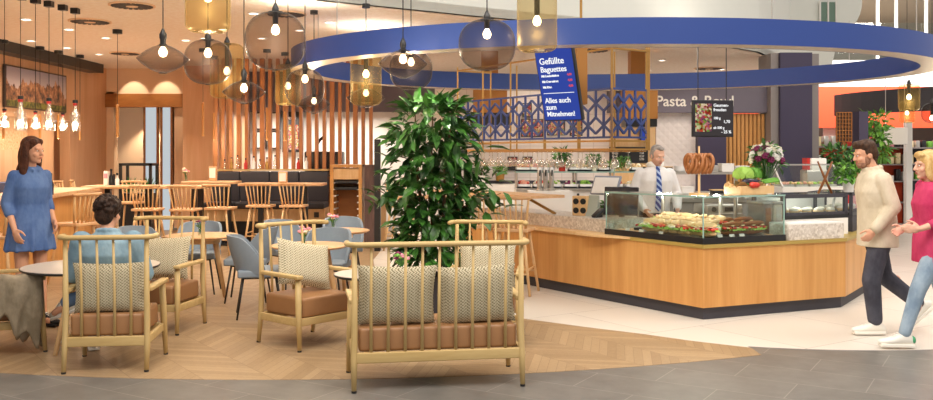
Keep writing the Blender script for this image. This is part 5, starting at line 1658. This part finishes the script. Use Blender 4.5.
b = thing('climbing_plant', 'leafy creeper growing behind the walking man\'s head', 'plant', (XX(876, 16.6), 16.6, 0))
MB().lathe([(0, 0), (.2, 0), (.24, .5), (.2, .5), (0, .45)], 20).build('pot', M['darkgrey'], b, 'auto'); MB().tube([(0, 0, .4), (.03, 0, 1.2), (-.05, 0, 2.3)], [.03, .025, .01]).build('trunk', M['stem'], b, True)
l = MB(); leafset(l, 300, (0, 0, 1.98), (.24, .22, .42), .15, .3, 0, None, .45); l.build('foliage', M['leaf2'], b)
t = thing('blank_sign_box', 'pale blank sign box hanging in the shop right of the creeper', 'sign', P(895, 136, 19)); MB().rbox((0, 0, 0), (.5, .12, .36), .02).build('box', M['white'], t, 'auto')
for x in (-.2, .2): MB().cone((x, 0, .17), (x, 0, 1.4), .008).build('hanger', M['steel'], t)
tag(MB().box((XX(908, 21), 21, 1.2), (.14, .14, 2.4)).build('white_post', M['white']), 'slim white post in the shop left of the blond woman', 'post')
t = thing('shop_notice', 'pinkish notice hanging before the blue shop wall', 'notice', P(830, 133, 24.2)); MB().box((0, 0, 0), (.36, .05, .42)).build('board', plain('pinkish_notice', 'c9a49a', .6), t); MB().cone((0, 0, .2), (0, 0, 3.46 - t.location.z), .01).build('cord', M['steel'], t)
for i, (px, nm) in enumerate(((828, 'left of the walking man\'s face'), (852, 'behind the walking man'), (886, 'between the two walkers'), (925, 'behind the blond woman'))):
    Y = 19 + i * 1.2; x = XX(px, Y)
    t = thing('shop_shelf', 'dark goods shelf in the shop, ' + nm, 'shelf', (x, Y, 0), 0, 'goods shelves in the shop')
    for s in (-1, 1): MB().box((s * .5, 0, .95), (.05, .4, 1.9)).build('side_panel', M['darkgrey'], t)
    MB().box((0, .18, .95), (1.0, .03, 1.9)).build('back_panel', M['red'] if i % 2 == 0 else M['darkgrey'], t)
    for z_ in (.5, 1.0, 1.4, 1.8):
        MB().box((0, 0, z_), (1.0, .38, .03)).build('shelf_board', M['greypil'], t)
        if z_ < .6: continue
        for k in range(6):
            hh = rnd.uniform(.12, .28)
            q = MB().rbox((0, 0, hh / 2), (.11, .14, hh), .012, 1).build('goods_pack', [M['red_lid'], M['paper'], M['blackp'], M['cheese'], M['steel'], M['pink'], M['green']][rnd.randrange(7)], None, 'auto', loc=(x - .4 + k * .16, Y - .05, z_ + .016))
            tag(q, 'small goods pack on the dark goods shelf ' + nm, 'package', 'goods on the shop shelf ' + nm)
for px, py in ((808, 103), (817, 99), (833, 103), (839, 96)):
    pass
t = thing('shop_counter', 'low white shop counter with red base right of the steel upright', 'counter', (XX(822, 14), 14, 0)); MB().box((0, 0, .55), (1.3, .5, 1.1)).build('base', M['red_lid'], t); MB().box((0, 0, 1.12), (1.36, .56, .05)).build('top', M['white'], t)
t = thing('bread_slicer', 'grey and red slicing machine on the low white shop counter', 'appliance', (XX(814, 14), 14, 1.146)); MB().rbox((0, 0, .13), (.34, .3, .26), .03).build('body', M['steel'], t, 'auto'); MB().rbox((.02, -.1, .34), (.24, .1, .2), .02).build('guard', M['paper'], t, 'auto'); MB().box((-.12, 0, .32), (.05, .2, .24)).build('arm', M['red_lid'], t)
# ================================================================ people
V3 = lambda *a: Vector(a)


def loft(b, secs, n=28, p=2.4):
    """closed tube through superellipse sections (centre, half width, half depth)"""
    vs = []; fs = []; N = len(secs)
    for c, rx, ry in secs:
        for k in range(n):
            t = 2 * PI * k / n; cs, sn = math.cos(t), math.sin(t)
            vs.append(Vector(c) + Vector((rx * math.copysign(abs(cs) ** (2 / p), cs), ry * math.copysign(abs(sn) ** (2 / p), sn), 0)))
    for i in range(N - 1):
        for k in range(n): fs.append((i * n + k, i * n + (k + 1) % n, (i + 1) * n + (k + 1) % n, (i + 1) * n + k))
    fs.append(tuple(range(n))[::-1]); fs.append(tuple((N - 1) * n + k for k in range(n)))
    return b.add(vs, fs)


def fuse(b, name, m, parent, vox=.007, it=4):
    """melt overlapping pieces into one continuous skin"""
    o = b.build('tmp', m)
    r = o.modifiers.new('r', 'REMESH'); r.mode = 'VOXEL'; r.voxel_size = vox
    s = o.modifiers.new('s', 'SMOOTH'); s.factor = .5; s.iterations = it
    bpy.context.view_layer.update()
    me = bpy.data.meshes.new_from_object(o.evaluated_get(bpy.context.evaluated_depsgraph_get()))
    bpy.data.objects.remove(o)
    me.name = name; me.polygons.foreach_set('use_smooth', [True] * len(me.polygons))
    if not me.materials: me.materials.append(m)
    q = bpy.data.objects.new(name, me); COL.objects.link(q); q.parent = parent
    return q


def hand(b, w, d, side, nrm, curl=.5):
    """palm and five fingers; side points to the thumb, nrm is where the palm faces"""
    d = d.normalized(); side = (side - d * side.dot(d)).normalized(); nrm = d.cross(side) * (1 if d.cross(side).dot(nrm) > 0 else -1)
    R = Matrix((d, side, nrm)).transposed()
    b.ell(w + d * .05, (.052, .04, .017), 12, 8, R); b.cap(w, w + d * .03, .024, .026)
    for i, (o, L) in enumerate(((.03, .068), (.01, .078), (-.01, .073), (-.03, .056))):
        p = w + d * (.088 - abs(o - .005) * .25) + side * o; a = 0; dd = d
        for k, f in enumerate((.45, .32, .25)):
            a += curl * (.5 if k == 0 else .8); dd = d * math.cos(a) + nrm * math.sin(a)
            q = p + dd * L * f; b.cap(p, q, .0105 - k * .0012, .0098 - k * .0012, 8); p = q
    p = w + d * .03 + side * .03
    for k, (f, sp) in enumerate(((.034, .75), (.03, .4), (.024, .15))):
        q = p + (d * math.cos(sp) + side * math.sin(sp) + nrm * .35).normalized() * f; b.cap(p, q, .0125 - k * .0015, .0115 - k * .0015, 8); p = q


SKIN = plain('warm_skin', 'd9a283', .5, var=.04, sc=9)
SKIN2 = plain('fair_skin', 'e0ae94', .5, var=.04, sc=9)
EYE = plain('eye_white', 'efe9e2', .2); IRIS = plain('eye_iris', '2e2018', .2); LIP = plain('lip_colour', 'b5695c', .45)


def person(label, loc, rz, J, skin, torso, fem=False):
    t = thing('person', label, 'person', loc, rz)
    b = MB(); RH = Euler(J['look']).to_matrix(); hc = V3(*J['head'])
    h = lambda x, y, z: hc + RH @ V3(x, y, z)
    k = .95 if fem else 1
    b.ell(h(0, .012, .025), (.074 * k, .093, .094), 18, 12, RH); b.ell(h(0, -.022, -.045), (.06 * k, .068, .074), 16, 10, RH)
    b.ell(h(0, -.066, -.096), (.027 * k, .024, .019), 12, 8, RH); b.cap(h(0, -.086, .012), h(0, -.108, -.03), .009, .014); b.ell(h(0, -.1, -.034), (.018, .012, .009), 10, 6, RH)
    b.cap(h(-.036, -.078, .022), h(.036, -.078, .022), .0125, .0125)
    for s in (-1, 1):
        b.ell(h(s * .074 * k, .012, -.015), (.011, .024, .033), 10, 8, RH); b.ell(h(s * .035, -.068, -.035), (.024, .022, .022), 10, 8, RH)
    b.ell(h(0, -.083, -.064), (.026, .013, .012), 10, 6, RH)
    nb = V3(*J['neck']); b.cap(nb + V3(0, .012, -.03), h(0, .02, -.07), .058 * k, .05 * k)
    loft(b, [(c, rx - .012, ry - .01) for c, rx, ry in torso])
    for s, S in ((1, 'L'), (-1, 'R')):
        sh, el, wr = (V3(*J[q + S]) for q in ('sh', 'el', 'wr'))
        b.cap(sh, el, .05 * k, .04 * k); b.cap(el, wr, .041 * k, .026 * k)
        d = V3(*J.get('hd' + S, tuple((wr - el).normalized())))
        hand(b, wr, d, V3(*J.get('th' + S, (0, -1, 0))), V3(*J.get('pn' + S, (-s, 0, 0))), J.get('curl', .45))
        hp, kn, an = (V3(*J[q + S]) for q in ('hip', 'kn', 'an'))
        b.cap(hp, kn, .085 * k, .056 * k); b.cap(kn, an, .056 * k, .036 * k); b.ell(kn * .7 + an * .3 + V3(0, .018, 0), (.045, .05, .09))
        td = V3(*J.get('toe' + S, (0, -1, 0))).normalized(); b.cap(an + V3(0, 0, -.03), an + td * .12 + V3(0, 0, -.05), .036, .03)
    fuse(b, 'body', skin, t, .0065)
    for s in (-1, 1):
        e = MB(); e.ell(h(s * .03, -.0835, .001), (.0115, .007, .0055), 12, 8, RH); eo = e.build('eye', EYE, t, True)
        e = MB(); e.ell(h(s * .03, -.089, .001), (.0055, .003, .005), 10, 6, RH); e.build('iris', IRIS, eo, True)
    e = MB(); e.ell(h(0, -.0945, -.0605), (.021, .006, .0045), 12, 6, RH); e.ell(h(0, -.0935, -.069), (.017, .006, .005), 12, 6, RH); e.build('lips', LIP, t, True)
    return t, h, RH


def shoe(t, an, td, m, sole=None, heel=None, up=V3(0, 0, 1)):
    td = V3(*td).normalized(); s = td.cross(up).normalized(); u = s.cross(td); an = V3(*an)
    X = Matrix((td, s, u)).transposed().to_4x4(); X.translation = an + u * -.085
    b = MB(); b.xf = X
    loft_pts = [(-.07, .03, .05), (-.03, .04, .1), (.04, .042, .085), (.1, .045, .055), (.16, .042, .04), (.2, .025, .03)]
    for (x0, w0, h0), (x1, w1, h1) in zip(loft_pts, loft_pts[1:]):
        for q in range(4):
            f = q / 4; x = x0 + (x1 - x0) * f; b.ell((x, 0, .012 + (h0 + (h1 - h0) * f) / 2), (.03, (w0 + (w1 - w0) * f), (h0 + (h1 - h0) * f) / 2 + .008), 12, 8)
    o = fuse(b, 'shoe', m, t, .006, 3)
    b = MB(); b.xf = X; b.rbox((.06, 0, .004), (.285, .09, .028), .013, 2); b.build('sole', sole or m, o, 'auto')
    b = MB(); b.xf = X
    for i in range(4): b.cap((.05 + i * .022, -.022, .105 - i * .011), (.05 + i * .022, .022, .105 - i * .011), .004, .004, 6)
    b.build('laces', M['paper'], o, True)
    if heel: b = MB(); b.xf = X; b.ell((-.075, 0, .05), (.025, .036, .035)); b.build('heel_tab', heel, o, True)


def sleeve(b, sh, el, wr, r0, r1, r2, f=1.0):
    sh, el, wr = V3(*sh), V3(*el), V3(*wr); b.cap(sh, el, r0, r1); b.cap(el, el.lerp(wr, f), r1, r2)


def trousers(t, J, m, rs=(.105, .078, .062), f=.92, waist=None, bottom_to=None):
    b = MB()
    for S in 'LR':
        hp, kn, an = (V3(*J[q + S]) for q in ('hip', 'kn', 'an'))
        b.cap(hp, kn, rs[0], rs[1]); b.cap(kn, kn.lerp(an, f), rs[1], rs[2])
    c = (V3(*J['hipL']) + V3(*J['hipR'])) / 2
    w = waist or [((c.x, c.y, c.z - .06), .16, .12), ((c.x, c.y, c.z + .05), .175, .125), ((c.x, c.y, c.z + .16), .165, .12)]
    loft(b, w)
    return fuse(b, 'trousers', m, t, .009, 3)


# ---- walking man in beige overshirt
J = dict(head=(0, -.115, 1.645), look=(.22, 0, 0), neck=(0, -.05, 1.5), shL=(.18, -.03, 1.41), elL=(.25, .03, 1.17), wrL=(.225, -.13, .965), shR=(-.18, -.03, 1.41), elR=(-.25, .1, 1.17), wrR=(-.22, .16, .94),
         hipL=(.09, 0, .92), knL=(.095, -.1, .5), anL=(.09, -.06, .1), hipR=(-.09, 0, .92), knR=(-.095, .1, .51), anR=(-.09, .44, .24), toeR=(0, -.75, -.66), curl=.7)
T0 = [((0, 0, .86), .165, .12), ((0, 0, 1.0), .155, .115), ((0, -.01, 1.15), .16, .115), ((0, -.025, 1.3), .185, .13), ((0, -.035, 1.41), .18, .105), ((0, -.045, 1.49), .09, .07)]
t, h, RH = person('man in a beige overshirt walking left past the counter', (3.79, 8.3, .004), -PI / 2, J, SKIN, T0)
mt = fabric('beige_cotton', 'c6b89e', 'd9cdb6', 7)
b = MB(); loft(b, [((0, .0, .8), .205, .165), ((0, 0, .95), .2, .16), ((0, -.01, 1.15), .195, .15), ((0, -.025, 1.3), .21, .155), ((0, -.035, 1.42), .2, .125), ((0, -.045, 1.5), .1, .085)])
for S in 'LR': sleeve(b, J['sh' + S], J['el' + S], J['wr' + S], .078, .066, .052, .92)
for a in range(12):
    q = a * PI / 6; b.ell((.072 * math.cos(q), -.05 + .072 * math.sin(q), 1.515 + .012 * math.sin(q)), (.025, .025, .022))
o = fuse(b, 'overshirt', mt, t, .009, 3)
trousers(t, J, fabric('charcoal_cotton', '3d3d46', '52525c', 7), (.105, .082, .066), .9)
sk = MB(); sk.cap(V3(*J['anL']) + V3(0, 0, .02), V3(*J['anL']) + V3(0, -.002, .1), .045, .045); sk.build('sock', plain('grey_sock', 'b9b2a8', .9), t, True)
wsh = plain('white_sneaker', 'ece7dc', .5, var=.03); shoe(t, J['anL'], (0, -1, 0), wsh); shoe(t, J['anR'], J['toeR'], wsh, up=V3(0, -.5, .8))
HB = fabric('dark_brown_hair', '33231a', '553c2b', 30, .5)
b = MB()
for c, r in (((0, .025, .055), (.082, .094, .082)), ((0, -.03, .095), (.066, .07, .04)), ((0, .07, .0), (.074, .05, .075)), ((.062, .02, .02), (.022, .045, .05)), ((-.062, .02, .02), (.022, .045, .05)), ((0, -.062, .105), (.055, .035, .028))): b.ell(h(*c), r, 16, 10, RH)
fuse(b, 'hair', HB, t, .007, 3)
b = MB()
for c, r in (((0, -.045, -.083), (.052, .055, .042)), ((.05, -.01, -.05), (.016, .03, .045)), ((-.05, -.01, -.05), (.016, .03, .045)), ((0, -.088, -.05), (.024, .012, .006))): b.ell(h(*c), r, 14, 8, RH)
fuse(b, 'beard', fabric('stubble', '8a6450', 'a57c64', 40), t, .006, 2)

# ---- blond woman in pink top, partly out of frame
s = .945
J = dict(head=(0, -.05, 1.55), look=(.05, 0, 0), neck=(0, -.02, 1.41), shL=(.165, -.0, 1.36), elL=(.21, .02, 1.1), wrL=(.19, -.2, 1.02), shR=(-.165, 0, 1.36), elR=(-.22, .05, 1.1), wrR=(-.19, -.15, 1.0),
         hipL=(.085, 0, .87), knL=(.09, -.17, .5), anL=(.085, -.29, .105), toeL=(0, -1, .02), hipR=(-.085, 0, .87), knR=(-.09, .12, .49), anR=(-.085, .42, .22), toeR=(0, -.75, -.66), curl=.6, hdL=(.0, -1, 0), thL=(0, 0, 1))
T1_ = [((0, 0, .8), .165, .12), ((0, 0, .95), .15, .11), ((0, 0, 1.06), .13, .1), ((0, -.015, 1.22), .155, .125), ((0, -.01, 1.33), .15, .09), ((0, -.015, 1.4), .075, .06)]
t, h, RH = person('blond woman in a pink top and light jeans at the right photo edge', (4.0, 7.72, .004), -PI / 2, J, SKIN2, T1_, True)
mp = fabric('pink_jersey', 'b8325c', 'd24a72', 6)
b = MB(); loft(b, [((0, .0, .72), .19, .15), ((0, 0, .9), .185, .145), ((0, 0, 1.06), .165, .13), ((0, -.015, 1.22), .175, .145), ((0, -.01, 1.34), .165, .11), ((0, -.015, 1.41), .09, .075)])
for S in 'LR': sleeve(b, J['sh' + S], J['el' + S], J['wr' + S], .066, .056, .046, .55)
fuse(b, 'top', mp, t, .009, 3)
trousers(t, J, fabric('light_denim', '7e93a8', 'a3b5c4', 7), (.095, .068, .05), .93)
shoe(t, J['anL'], (0, -1, .03), wsh, None, plain('green_heel', '3f9a6a', .5)); shoe(t, J['anR'], J['toeR'], wsh, None, bpy.data.materials['green_heel'], up=V3(0, -.5, .8))
BL = fabric('blond_hair', 'c79b5c', 'e4c48a', 30, .5)
b = MB()
for c, r in (((0, .02, .05), (.088, .1, .088)), ((0, .06, -.04), (.088, .065, .11)), ((.072, .0, -.03), (.026, .055, .11)), ((-.072, .0, -.03), (.026, .055, .11)), ((0, .055, -.12), (.08, .055, .07)), ((0, -.05, .09), (.068, .05, .035))): b.ell(h(*c), r, 16, 10, RH)
fuse(b, 'hair', BL, t, .007, 3)

# ---- server behind the counter
J = dict(head=(.01, -.09, 1.63), look=(.35, 0, .25), neck=(0, -.03, 1.49), shL=(.18, -.01, 1.4), elL=(.27, -.02, 1.16), wrL=(.2, -.25, .985), shR=(-.18, -.01, 1.4), elR=(-.27, .0, 1.16), wrR=(-.19, -.22, .98),
         hipL=(.09, 0, .92), knL=(.1, -.02, .5), anL=(.1, 0, .1), hipR=(-.09, 0, .92), knR=(-.1, -.02, .5), anR=(-.1, 0, .1), curl=.6)
sv = Q1(0, 0); t, h, RH = person('grey-haired server in a white shirt and blue tie behind the glass case', (2.3, 11.0, .004), .1, J, SKIN2, T0)
b = MB(); loft(b, [((0, .0, .93), .18, .135), ((0, 0, 1.05), .185, .14), ((0, -.01, 1.18), .19, .14), ((0, -.02, 1.32), .21, .145), ((0, -.02, 1.43), .2, .115), ((0, -.03, 1.49), .1, .085)])
for S in 'LR': sleeve(b, J['sh' + S], J['el' + S], J['wr' + S], .078, .066, .05, .9)
so = fuse(b, 'shirt', fabric('white_shirt', 'e6e2e0', 'f6f3f1', 6), t, .009, 3)
b = MB()
for s in (-1, 1): b.tube([(s * .075, .03, 1.515), (s * .07, -.07, 1.525), (s * .02, -.115, 1.475)], [.022, .024, .012], 8, sq=1.4)
b.build('collar', M['paper'], so, True)
tie = NT('blue_tie_pattern'); w = tie.n('ShaderNodeTexWave'); w.inputs['Scale'].default_value = 6; w.inputs['Distortion'].default_value = 3; tie.l(tie.coord((1, 1, 1), (0, .8, 0)), w.inputs['Vector'])
tie.bsdf(tie.ramp(w.outputs['Fac'], [(.3, '24408f'), (.55, '4f79c9'), (.75, 'b7c7e6')]), .5)
b = MB(); b.rbox((0, -.125, 1.475), (.05, .025, .045), .01); pts = [(0, -.128, 1.46, .022), (0, -.168, 1.36, .03), (0, -.178, 1.25, .034), (0, -.166, 1.1, .04), (0, -.158, 1.0, .046), (0, -.156, .955, .006)]
vs = []; fs = []
for x, y, z, wd in pts: vs += [(-wd, y, z), (0, y - .012, z), (wd, y, z), (0, y + .01, z)]
for i in range(len(pts) - 1):
    for k in range(4): fs.append((i * 4 + k, i * 4 + (k + 1) % 4, i * 4 + 4 + (k + 1) % 4, i * 4 + 4 + k))
b.add(vs, fs); b.build('tie', tie.m, t, 'auto')
trousers(t, J, fabric('black_trousers', '1c1c20', '2a2a2e', 7)); shoe(t, J['anL'], (0, -1, 0), M['blackp']); shoe(t, J['anR'], (0, -1, 0), M['blackp'])
b = MB(); w0 = V3(*J['wrL']); b.tube([w0 + V3(.036 * math.cos(a), .012 * math.sin(a), .036 * math.sin(a)) for a in [i * PI / 8 for i in range(16)]], .007, 8, True); b.build('watch', M['blackp'], t, True)
b = MB()
for c, r in (((0, .03, .045), (.079, .09, .08)), ((0, .07, -.01), (.07, .045, .07)), ((.064, .02, .0), (.018, .042, .05)), ((-.064, .02, .0), (.018, .042, .05)), ((0, -.035, .1), (.05, .05, .022))): b.ell(h(*c), r, 16, 10, RH)
fuse(b, 'hair', fabric('grey_hair', '8a817a', 'b3aaa2', 30, .6), t, .007, 3)

# ---- standing woman in blue shirt dress
J = dict(head=(0, -.05, 1.63), look=(.05, 0, .3), neck=(0, -.01, 1.485), shL=(.15, 0, 1.4), elL=(.19, .05, 1.16), wrL=(.17, -.1, .98), shR=(-.15, 0, 1.4), elR=(-.2, .04, 1.15), wrR=(-.2, -.1, .92),
         hipL=(.085, 0, .92), knL=(.09, -.02, .5), anL=(.1, -.04, .1), hipR=(-.085, 0, .92), knR=(-.09, -.02, .5), anR=(-.09, .05, .1), curl=.5, thR=(.2, -1, 0), thL=(-.2, -1, 0))
T2_ = [((0, 0, .82), .17, .12), ((0, 0, .98), .155, .11), ((0, 0, 1.12), .13, .1), ((0, -.015, 1.28), .155, .12), ((0, 0, 1.4), .15, .09), ((0, -.005, 1.475), .075, .06)]
t, h, RH = person('long-haired woman in a blue shirt dress standing at the left', (-4.17, 8.6, .004), .95, J, SKIN, T2_, True); t.scale = (1.03, 1.03, 1.03)
mb = fabric('blue_chambray', '47639a', '6682b3', 6)
b = MB(); loft(b, [((0, .0, .71), .215, .165), ((0, 0, .85), .2, .155), ((0, 0, 1.0), .18, .14), ((0, 0, 1.13), .155, .125), ((0, -.015, 1.29), .165, .138), ((0, 0, 1.41), .145, .1), ((0, -.005, 1.48), .09, .078)])
for S in 'LR': sleeve(b, J['sh' + S], J['el' + S], J['wr' + S], .054, .052, .048, .4)
for s in (-1, 1): b.cap((s * .065, .02, 1.5), (s * .03, -.1, 1.45), .02, .014)
for i in range(10):
    a = i * PI / 5; b.cap((.22 * math.cos(a), .17 * math.sin(a), .72), (.17 * math.cos(a), .13 * math.sin(a), 1.08), .022, .006)
do = fuse(b, 'shirt_dress', mb, t, .009, 3)
for k in range(7):
    z = .82 + k * .095; b = MB(); b.ell((.0, -.2 + .05 * max(0, z - .75), z), (.008, .005, .008)); 
shoe(t, J['anL'], (.2, -1, 0), M['blackp']); shoe(t, J['anR'], (-.1, -1, 0), M['blackp'])
b = MB()
for c, r in (((0, .025, .05), (.088, .098, .088)), ((0, .07, -.06), (.092, .06, .15)), ((.078, .02, -.08), (.032, .05, .16)), ((-.078, .02, -.08), (.032, .05, .16)), ((0, .075, -.2), (.105, .055, .12)), ((.085, .02, -.2), (.035, .04, .1)), ((-.085, .02, -.2), (.035, .04, .1)), ((.035, -.028, .082), (.036, .045, .034)), ((-.035, -.028, .082), (.036, .045, .034))): b.ell(h(*c), r, 16, 10, RH)
fuse(b, 'hair', fabric('long_brown_hair', '3a2118', '5e3828', 26, .5), t, .007, 3)

# ---- seated man seen from behind
J = dict(head=(0, .045, 1.185), look=(.1, 0, -.25), neck=(0, .09, 1.03), shL=(.195, .09, .965), elL=(.27, .03, .7), wrL=(.14, -.2, .64), shR=(-.195, .09, .965), elR=(-.27, .03, .7), wrR=(-.12, -.18, .66),
         hipL=(.09, -.02, .51), knL=(.15, -.42, .53), anL=(.27, -.5, .1), toeL=(.35, -1, 0), hipR=(-.09, -.02, .53), knR=(-.05, -.4, .585), anR=(.47, -.43, .41), toeR=(.75, -.35, -.3), curl=.5, hdL=(-.4, -1, 0), hdR=(.4, -1, 0), thL=(-1, 0, .3), thR=(1, 0, .3), pnL=(0, 0, -1), pnR=(0, 0, -1))
T3_ = [((0, .0, .5), .17, .13), ((0, .01, .6), .16, .125), ((0, .03, .72), .16, .115), ((0, .06, .86), .19, .13), ((0, .075, .95), .185, .105), ((0, .085, 1.02), .09, .07)]
t, h, RH = person('dark-haired man in a denim shirt sitting with his back to us', A1.location + Vector((-.06, .03, 0)), PI + .12, J, SKIN, T3_)
b = MB(); loft(b, [((0, .0, .5), .19, .15), ((0, .01, .6), .195, .15), ((0, .03, .72), .2, .145), ((0, .06, .86), .22, .155), ((0, .075, .96), .208, .125), ((0, .085, 1.03), .1, .085)])
for S in 'LR': sleeve(b, J['sh' + S], J['el' + S], J['wr' + S], .085, .07, .054, .85)
for a in range(12):
    q = a * PI / 6; b.ell((.07 * math.cos(q), .08 + .07 * math.sin(q), 1.045 + .012 * math.sin(q)), (.025, .025, .022))
fuse(b, 'denim_shirt', fabric('faded_denim', '6f8da0', '93adb9', 6), t, .009, 3)
c = [((0, .0, .49), .185, .15), ((0, .0, .55), .185, .15), ((0, .01, .62), .17, .135)]
trousers(t, J, fabric('blue_jeans', '4f6584', '6d84a0', 7), (.1, .08, .06), .97, c)
for S in 'LR':
    a = V3(*J['an' + S]); k = V3(*J['kn' + S]); b = MB(); b.cap(a + (k - a).normalized() * .02, a.lerp(k, .2), .042, .044); b.build('sock', plain('black_sock', '1d1c1e', .9) if S == 'L' else bpy.data.materials['black_sock'], t, True)
shoe(t, J['anL'], J['toeL'], wsh); shoe(t, J['anR'], J['toeR'], wsh, up=V3(.3, .3, .9))
b = MB(); rr = random.Random(5)
for c, r in (((0, .025, .05), (.086, .1, .086)), ((0, .07, -.02), (.08, .05, .08)), ((.066, .02, .01), (.02, .05, .05)), ((-.066, .02, .01), (.02, .05, .05)), ((0, -.05, .09), (.065, .05, .035))): b.ell(h(*c), r, 16, 10, RH)
for i in range(150):
    a = rr.uniform(0, 6.28); e = rr.uniform(-.6, 1.5); q = V3(math.cos(a) * math.cos(e) * .09, .03 + math.sin(a) * math.cos(e) * .105, .045 + math.sin(e) * .09)
    if q.y < -.06 and q.z < .07: continue
    r = rr.uniform(.012, .021); b.ell(h(*q), r, 8, 6)
fuse(b, 'hair', fabric('curly_dark_hair', '1f140f', '3d2a1f', 30, .5), t, .006, 1)

# ================================================================ light, camera, view
def lamp(typ, loc, e, col=(1, .86, .68), rot=(0, 0, 0), **kw):
    l = bpy.data.lights.new('lamp', typ); l.energy = e; l.color = col
    for k, v in kw.items(): setattr(l, k, v)
    o = bpy.data.objects.new('room_or_fill_spot' if typ == 'SPOT' else 'room_or_fill_area', l); COL.objects.link(o); o.location = loc; o.rotation_euler = rot
    return o


# recessed downlights of the cafe ceiling (a few beyond the ones in view)
for (px, py) in dl:
    Y = (H - CH) * F / (HY - py); lamp('SPOT', (XX(px, Y), Y, H - .03), 50, (1, .88, .74), spot_size=2.3, spot_blend=.7, shadow_soft_size=.08)
for x, y in ((-5, 8), (-6.5, 10), (-3.5, 10.5), (-4, 13), (-6, 13.5), (-1.5, 13), (-2.5, 16), (-4.5, 16), (.3, 14.5), (2.2, 15), (4, 15.6), (1.2, 16.2), (3.2, 16.2)):
    lamp('SPOT', (x, y, H - .03), 60, (1, .88, .74), spot_size=2.4, spot_blend=.7, shadow_soft_size=.1)
# wall washers on the left walls
for y in (14, 15.2, 16.4, 17.6): lamp('SPOT', (-7.2, y, H - .03), 150, (1, .86, .7), rot=(0, -.35, 0), spot_size=1.5, spot_blend=.6, shadow_soft_size=.05)
for x in (-7.2, -6.5): lamp('SPOT', (x, 18.9, H - .03), 42, (1, .86, .68), rot=(.75, 0, 0), spot_size=.9, spot_blend=.3, shadow_soft_size=.03)
for y in (11.5, 13.5, 15.2): lamp('SPOT', (-7.9, y, 2.3), 35, (1, .85, .65), spot_size=1.8, spot_blend=.5, shadow_soft_size=.03)
for x in (-7.2, -6.4): lamp('SPOT', (x, 20.2, 2.6), 140, (1, .82, .6), spot_size=1.6, spot_blend=.5, shadow_soft_size=.05)
# kitchen behind the slats and bar
for x in (-4, -2.4): lamp('AREA', (x, 19.2, 2.5), 62, (1, .93, .85), size=1.0)
# spots added along the ring: down for the counter, up to brighten the ceiling
for i in range(0, 128, 16):
    x, y = ell(RA - .13, RB - .13, i + 4); lamp('SPOT', (RX + x, RY + y, RZ - .03), 55, (1, .92, .82), spot_size=2.0, spot_blend=.7, shadow_soft_size=.06)
    lamp('SPOT', (RX + x, RY + y, RZ + .3), 60, (1, .88, .74), rot=(PI, 0, 0), spot_size=2.6, spot_blend=.8, shadow_soft_size=.1)
for q in (Q1(.5, .42, 1.2), Q1(1.0, .42, 1.2), Q2(.5, .42, 1.2)): point_lamp(q, 4, (1, .95, .86))
# mall hall lighting high above the open area
for x, y, e in ((-2, 3.5, 500), (3.5, 3.5, 500), (7.5, 9.5, 340)): lamp('AREA', (x, y, 6.8), e, (1, .93, .86), size=3.5)
for x in (9, 13): lamp('AREA', (x, 21.8, 3.4 if x < 0 else 6.0), 520, (1, .95, .9), rot=(1.0, 0, 0), size=2)  # tilted lights added to brighten the white upper edge
lamp('AREA', (9, 25.6, 3.35), 80, (1, .9, .8), size=1.2); lamp('AREA', (12, 29, 5.9), 300, (1, .9, .75), size=2)
w = bpy.data.worlds.new('hall_daylight'); SC.world = w; w.use_nodes = True
bg = w.node_tree.nodes['Background']; bg.inputs[0].default_value = (1, .93, .86, 1); bg.inputs[1].default_value = .75
cam = bpy.data.cameras.new('camera'); co = bpy.data.objects.new('camera', cam); COL.objects.link(co)
co.location = (0, 0, CH); co.rotation_euler = (PI / 2, 0, 0); cam.sensor_width = 36; cam.lens = 36 * F / 933; cam.shift_y = -(200 - HY) / 933; cam.clip_start = .05
SC.camera = co
SC.view_settings.view_transform = 'Standard'; SC.view_settings.look = 'None'; SC.view_settings.gamma = 1; SC.view_settings.use_curve_mapping = False
SC.view_settings.exposure = -.13
